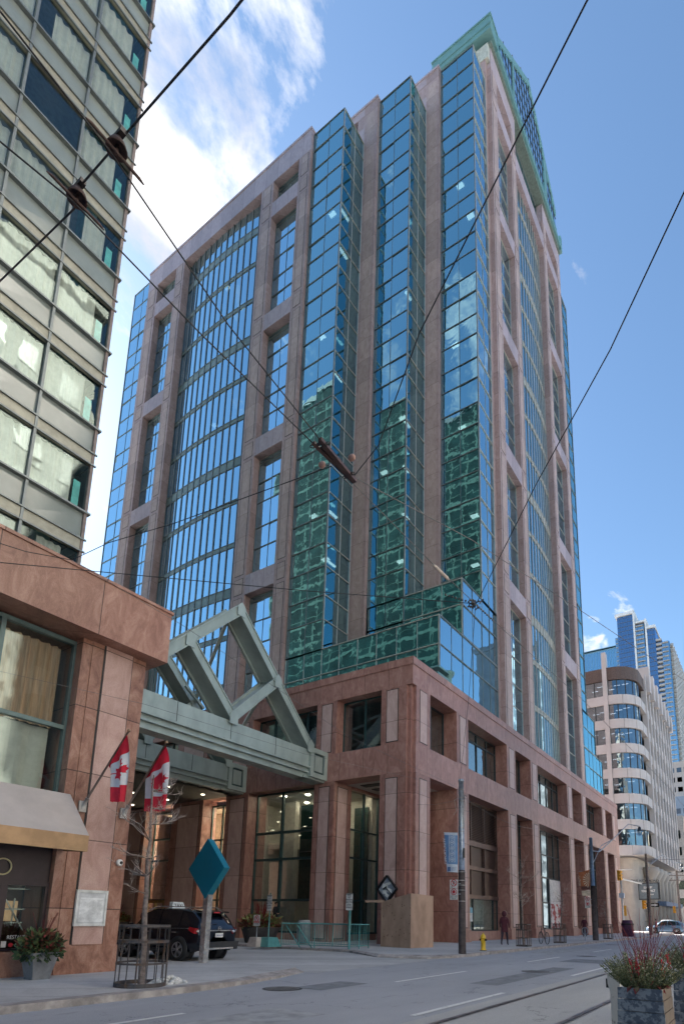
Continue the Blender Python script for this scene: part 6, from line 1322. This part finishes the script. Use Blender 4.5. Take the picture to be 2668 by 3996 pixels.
# ---------------------------------------------------------------- foreground planters
def mottled(name, a, b, sc):
    return pm(name, a, .6, 0, .1, scale=sc, col2=b, thr=(.46, .52), bump=.4, bscale=30)
PB = mottled('mottled_blue_black_stone', (.055, .07, .10), (.17, .19, .22), 13); PT = pm('tan_planter_side', (.16, .125, .10), .7, 0, .08, scale=4)
SH = [pm('grey_green_leaf', (.26, .27, .16), .75), pm('pale_tip_leaf', (.46, .44, .29), .75), pm('deep_leaf', (.10, .12, .05), .75), pm('olive_leaf', (.28, .25, .11), .75)]
REDT = pm('red_stem', (.26, .03, .04), .6); REDB = pm('red_berry', (.60, .015, .035), .5); MAROON = pm('maroon_leaf', (.17, .012, .018), .5)
def planter(label, loc, rz, seed, s=1.):
    t = thing('street_planter', label, 'planter', loc, rz, 'planters in the right foreground'); m = MB(); H_ = .72*s
    for k in range(5):   # courses; front faces -x
        z1 = H_-.135*k*s; z0 = z1-.128*s; o = .006*k
        m.prism([(-.25*s-o, -.25*s-o, z0), (-.25*s-o, .25*s+o, z0), (-.25*s-o, .25*s+o, z1), (-.25*s-o, -.25*s-o, z1)], (.03, 0, 0), 0)
        m.prism([(-.22*s-o, -.25*s-o, z0), (.45*s, -.25*s-o, z0), (.45*s, -.25*s-o, z1), (-.22*s-o, -.25*s-o, z1)], (0, .03, 0), 1)
        m.box(-.22*s, .42*s, -.21*s, .24*s, z0, z0+.1*s, 1)
    m.build('box', [PB, PT], t, world=False)
    m = MB(); m.box(-.2*s, .42*s, -.2*s, .22*s, H_-.12*s, H_-.04*s); m.build('soil', pm('dark_soil', (.03, .022, .018), .9), t, world=False)
    m = MB(); rn = random.Random(seed)
    for i in range(340):      # upright sprigs with small leaves
        a, r = rn.uniform(0, 6.283), math.sqrt(rn.random()); base = Vector((.10+.25*r*math.cos(a), .2*r*math.sin(a), H_-.05))*1.; d = Vector((.7*r*math.cos(a)+rn.uniform(-.15, .15), 1.3*r*math.sin(a)+rn.uniform(-.15, .15), 1)).normalized(); ln = rn.uniform(.30, .60)*s*(1-.25*r)
        tip = base+d*ln; m.tube([base, tip], .0025, 3, 2, cap=False)
        for j in range(26):
            f = rn.uniform(.1, 1); p = base+d*ln*f; q = (d*.8+Vector((rn.uniform(-1, 1), rn.uniform(-1, 1), rn.uniform(-.3, .8)))).normalized(); w = q.cross(Vector((rn.uniform(-1, 1), rn.uniform(-1, 1), .3))).normalized(); L1 = rn.uniform(.014, .030)
            m.q(p, p+q*L1*.5+w*L1*.3, p+q*L1, p+q*L1*.5-w*L1*.3, mat=1 if f > .8 and rn.random() < .5 else rn.choice((0, 0, 2, 3)))
    m.build('foliage', SH, t, world=False)
    m = MB()
    for i in range(46):
        a = rn.uniform(0, 6.28); b0 = Vector((.1+.12*math.cos(a), .10*math.sin(a), H_)); tx = Vector((.1+rn.uniform(-.25, .35), rn.uniform(-.45, .35), H_+rn.uniform(.5, .98)*s)); mid = b0.lerp(tx, .5)+Vector((rn.uniform(-.03, .03), rn.uniform(-.03, .03), 0)); m.tube([b0, mid, tx], [.0042, .003, .0015], 4)
        if rn.random() < .6: e = mid+Vector((rn.uniform(-.1, .1), rn.uniform(-.1, .1), .2)); m.tube([mid, e], .0016, 3)
    m.build('red_twig', REDT, t, world=False)
    m = MB()
    for (y, x, z0, n) in ((.12, -.05, .30, 60), (.06, -.02, .33, 45), (.02, -.06, .24, 30), (-.22, .1, .30, 45), (-.28, .15, .36, 40)):
        for i in range(n): m.ball((x+rn.uniform(-.02, .02), y+rn.uniform(-.02, .02), H_+z0-.0045*i*s+.03), rn.uniform(.006, .011), 5)
    m.build('berry_spike', REDB, t, world=False)
    m = MB()
    for i in range(34):
        a = rn.uniform(-3.6, .6); p = Vector((.02+.24*math.cos(a)*1.1, .22*math.sin(a), H_+.02)); q = Vector((math.cos(a), math.sin(a), rn.uniform(-.5, .6))).normalized(); w = q.cross(Vector((0, 0, 1))).normalized(); L1 = rn.uniform(.07, .13)
        m.q(p, p+q*L1*.5+w*L1*.3, p+q*L1+Vector((0, 0, -.03)), p+q*L1*.5-w*L1*.3, mat=rn.choice((0, 0, 1)), smooth=True)
    m.build('magnolia_leaf', [MAROON, pm('brown_leaf', (.16, .11, .05), .6)], t, world=False); return t
planter('mottled blue black planter with grey green shrubs and red twigs, nearest the white post', (7.98, 1.47, 0), R(0), 3)
planter('dark planter with red twigs partly cut off by the right edge, behind the nearest one', (10.15, 1.12, .02), R(0), 8, 1.08)
t = thing('white_post', 'flared white painted timber post with flaking paint, in front of the planter', 'post', (8.75, 1.98, 0)); m = MB(); WP = pm('flaking_white_paint', (.60, .58, .55), .8, 0, .06, scale=9, col2=(.24, .22, .20), thr=(.34, .40), stretch=(1, 1, .5), bump=.4, bscale=30)
for (z0, z1, w0, w1) in ((0, .55, .055, .055), (.55, .66, .055, .082), (.66, .80, .082, .085)): m.faces([(-.05, -w0, z0), (.05, -w0, z0), (.05, w0, z0), (-.05, w0, z0), (-.05, -w1, z1), (.05, -w1, z1), (.05, w1, z1), (-.05, w1, z1)], [(0, 1, 5, 4), (1, 2, 6, 5), (2, 3, 7, 6), (3, 0, 4, 7), (4, 5, 6, 7)])
m.build('post', WP, t, world=False); m = MB(); m.box(-.02, .02, .075, .11, .60, .72); m.build('hinge', BLACK, t, world=False)
# ---------------------------------------------------------------- overhead tram wires
WIRE = pm('dark_cable', (.03, .03, .034), .6, .2); GWIRE = pm('grey_cable', (.16, .15, .15), .5, .3)
def wire(label, pts, r, sag=0., mat=WIRE, cat='cable', group='overhead tram and span wires', name='overhead_wire'):
    m = MB(); P = [Vector(p) for p in pts]; Q = []
    for a, b in zip(P, P[1:]):
        k = max(3, int((b-a).length/.8))
        for i in range(k): f = i/k; Q.append(a.lerp(b, f)-Vector((0, 0, sag*4*f*(1-f))))
    Q.append(P[-1]); m.tube(Q, r*.62, 6); o = m.build(name, mat); o['label'] = label; o['category'] = cat; o['group'] = group; return o
wire('thick trolley wire running from the upper bell hanger down to the wooden splice', [(-6, 2.7, 5.8), (.65, 2.77, 5.8), (1.27, 2.82, 5.8), (2.32, 3.02, 5.8), (3.54, 3.13, 5.8)], .009)
wire('trolley wire running from the lower bell hanger down to the wooden splice', [(-6, 3.5, 5.8), (.89, 3.31, 5.8), (1.27, 3.24, 5.8), (2.26, 3.25, 5.8), (3.52, 3.21, 5.8)], .009)
wire('grey trolley wire running on from the wooden splice past the wire knot', [(4.11, 3.2, 5.8), (5.65, 3.18, 5.8), (6.87, 3.13, 5.8), (7.86, 3.08, 5.8), (11.12, 2.86, 5.8), (20.3, 2.6, 5.8), (60, 2.6, 5.8)], .008, mat=GWIRE)
wire('thick span wire crossing the top left corner through both bell hangers', [(1.2, -4, 6.3), (1.32, 1.92, 6.0), (1.30, 2.8, 5.95), (1.29, 3.2, 5.92), (1.36, 3.42, 6.0), (1.3, 7, 6.3), (1.3, 17.9, 7.6)], .010)
wire('long dark wire from the top right down to the wooden splice', [(1.4, -2, 6.9), (2.39, .4, 6.3), (2.69, .86, 6.3), (3.41, 2.02, 6.2), (4.02, 2.83, 6.0), (4.08, 3.16, 5.85)], .009)
wire('long dark wire from the right edge down to the wire knot', [(2.5, -1.6, 6.6), (3.58, .07, 6.3), (4.47, .75, 6.3), (5.61, 1.8, 6.25), (7.5, 3.40, 6.2)], .010)
wire('thin wire from the wooden splice away to the left', [(3.95, 3.35, 5.95), (3.89, 5.76, 6.2), (3.69, 6.82, 6.2), (3.65, 7.61, 6.2), (3.22, 7.95, 6.2), (1, 9, 6.3), (-8, 17.9, 6.8)], .008)
wire('dark wire crossing from the left edge to the wire knot', [(-1, 13.5, 6.25), (3.16, 8.52, 6.2), (5.88, 5.4, 6.2), (7.50, 3.42, 6.2)], .009)
wire('thin pale wire sagging in front of the granite fascia to the nearest pole', [(3.65, 7.61, 6.2), (5.64, 7.84, 6.2), (11.91, 9.13, 6.2), (19.05, 9.48, 6.25), (22.1, 10.9, 6.6)], .006, mat=GWIRE)
wire('pale diagonal wire from the wooden splice towards the right', [(4.2, 3.3, 6.0), (6.26, 2.9, 6.35), (8.88, 2.21, 6.4), (12.77, 1.17, 6.4), (26, -3, 6.8)], .008, mat=GWIRE)
wire('thin wire dropping from the knot to the top of the nearest pole', [(7.51, 3.42, 6.2), (10.96, 5.18, 6.2), (18.45, 9.09, 6.4), (22.1, 10.8, 7.0)], .007)
wire('pale wire crossing in front of the canopy beam to the nearest pole', [(4.0, 13.2, 6.3), (7.59, 11.71, 6.2), (12.64, 11.28, 6.2), (18.65, 9.95, 6.35), (22.1, 10.9, 6.5)], .006, mat=GWIRE)
wire('wire strung between the nearest pole and the second lamp post', [(22.2, 10.8, 6.6), (33, 11.2, 6.7), (44.9, 11.2, 7.0)], .012, .35, GWIRE)
wire('wire strung between the second and third lamp posts', [(44.9, 11.2, 7.1), (70.5, 11.7, 8.2)], .02, .4, GWIRE)
wire('pale wire from the nearest pole back to the granite podium wall', [(22.2, 11, 6.5), (24.5, 13.4, 6.9), (27.2, 16.0, 7.6)], .010, 0, GWIRE)
wire('far cable crossing the right edge from the third lamp post', [(70.5, 11.7, 8.4), (74, 4, 9.0), (80, -12, 10)], .03, .3)
t = thing('wire_knot', 'tangle of clamps where several overhead wires meet in front of the glass corner', 'wire fitting', (7.5, 3.42, 6.2), 0); m = MB(); rn = random.Random(1)
for i in range(16):
    p = Vector((rn.uniform(-.05, .05), rn.uniform(-.06, .06), rn.uniform(-.06, .06))); q = p+Vector((rn.uniform(-.09, .09), rn.uniform(-.09, .09), rn.uniform(-.09, .09))); m.tube([p, (p+q)/2+Vector((0, 0, .02)), q], .010, 6)
for (d, n_) in (((-.5, .30, .0), 9), ((.5, -.1, -.1), 9)):
    d = Vector(d)
    for i in range(n_): m.ball(d*(.1+.1*i), .018, 6)
m.build('clamp', pm('dark_fitting', (.07, .06, .06), .5, .5), t, world=False)
m = MB(); m.lathe([(.012, 0), (.022, .05), (.022, .35), (.012, .40)], (-1.75, -.235, -.40), (1, -.035, 0), 8); m.build('insulator', pm('pale_insulator', (.45, .38, .34), .5), t, world=False)
def bell(label, c):
    t = thing('bell_hanger', label, 'wire hanger', c, 0, 'bell hangers on the trolley wires'); RB = pm('rusty_brown_iron', (.085, .048, .042), .65, .2, .15, scale=20)
    m = MB(); m.lathe([(.018, .10), (.022, .06), (.045, .045), (.06, .0), (.052, .0), (.035, .03), (.01, .03)], (0, 0, .02), n=16); m.build('bell', RB, t, world=False)
    m = MB(); m.tube([(-.18, 0, -.0), (-.15, 0, .006), (.15, 0, .006), (.18, 0, 0)], [.004, .009, .009, .004], 8); m.lathe([(.012, -.01), (.012, .05)], (0, 0, 0), n=8); m.build('ear', RB, t, world=False)
    m = MB(); m.box(-.018, .018, -.05, .05, .11, .14); m.build('clamp', pm('dark_fitting', (.07, .06, .06)), t, world=False)
bell('upper brown bell shaped hanger on the trolley wire against the cloud', (1.28, 2.80, 5.81)); bell('lower brown bell shaped hanger on the trolley wire against the hotel glass', (1.29, 3.23, 5.81))
t = thing('wire_splice', 'long dark wooden splice block joining the two trolley wires in front of the tower', 'wire fitting', (3.8, 3.17, 5.8), 0); WD = pm('dark_varnished_wood', (.075, .035, .025), .35, 0, .3, scale=9, stretch=(.5, 3, 3))
m = MB(); m.beam((-.30, .035, 0), (.30, .01, 0), .036, .026); m.beam((-.30, -.045, 0), (.30, -.005, 0), .04, .035); m.box(-.22, .12, -.035, .035, .0, .008); m.build('block', WD, t, world=False)
m = MB()
for x in (-.26, -.05, .20): m.beam((x, -.05, 0), (x, .05, 0), .02, .02)
for (x, y) in ((-.27, .07), (-.22, -.08), (.2, -.05), (.2, .05)):
    for k in range(10): a0, a1 = .628*k, .628*(k+1); m.tube([(x+.018*math.cos(a0), y+.018*math.sin(a0), 0), (x+.018*math.cos(a1), y+.018*math.sin(a1), 0)], .005, 4, cap=False)
m.build('bolt', pm('dark_fitting', (.07, .06, .06)), t, world=False)
m = MB()
for (x, y) in ((.06, -.14), (-.02, .16)): m.ball((x, y, .03), .034, 10, sc=(1, 1.2, 1)); 
m.build('insulator', pm('clay_insulator', (.36, .20, .16), .4), t, world=False)
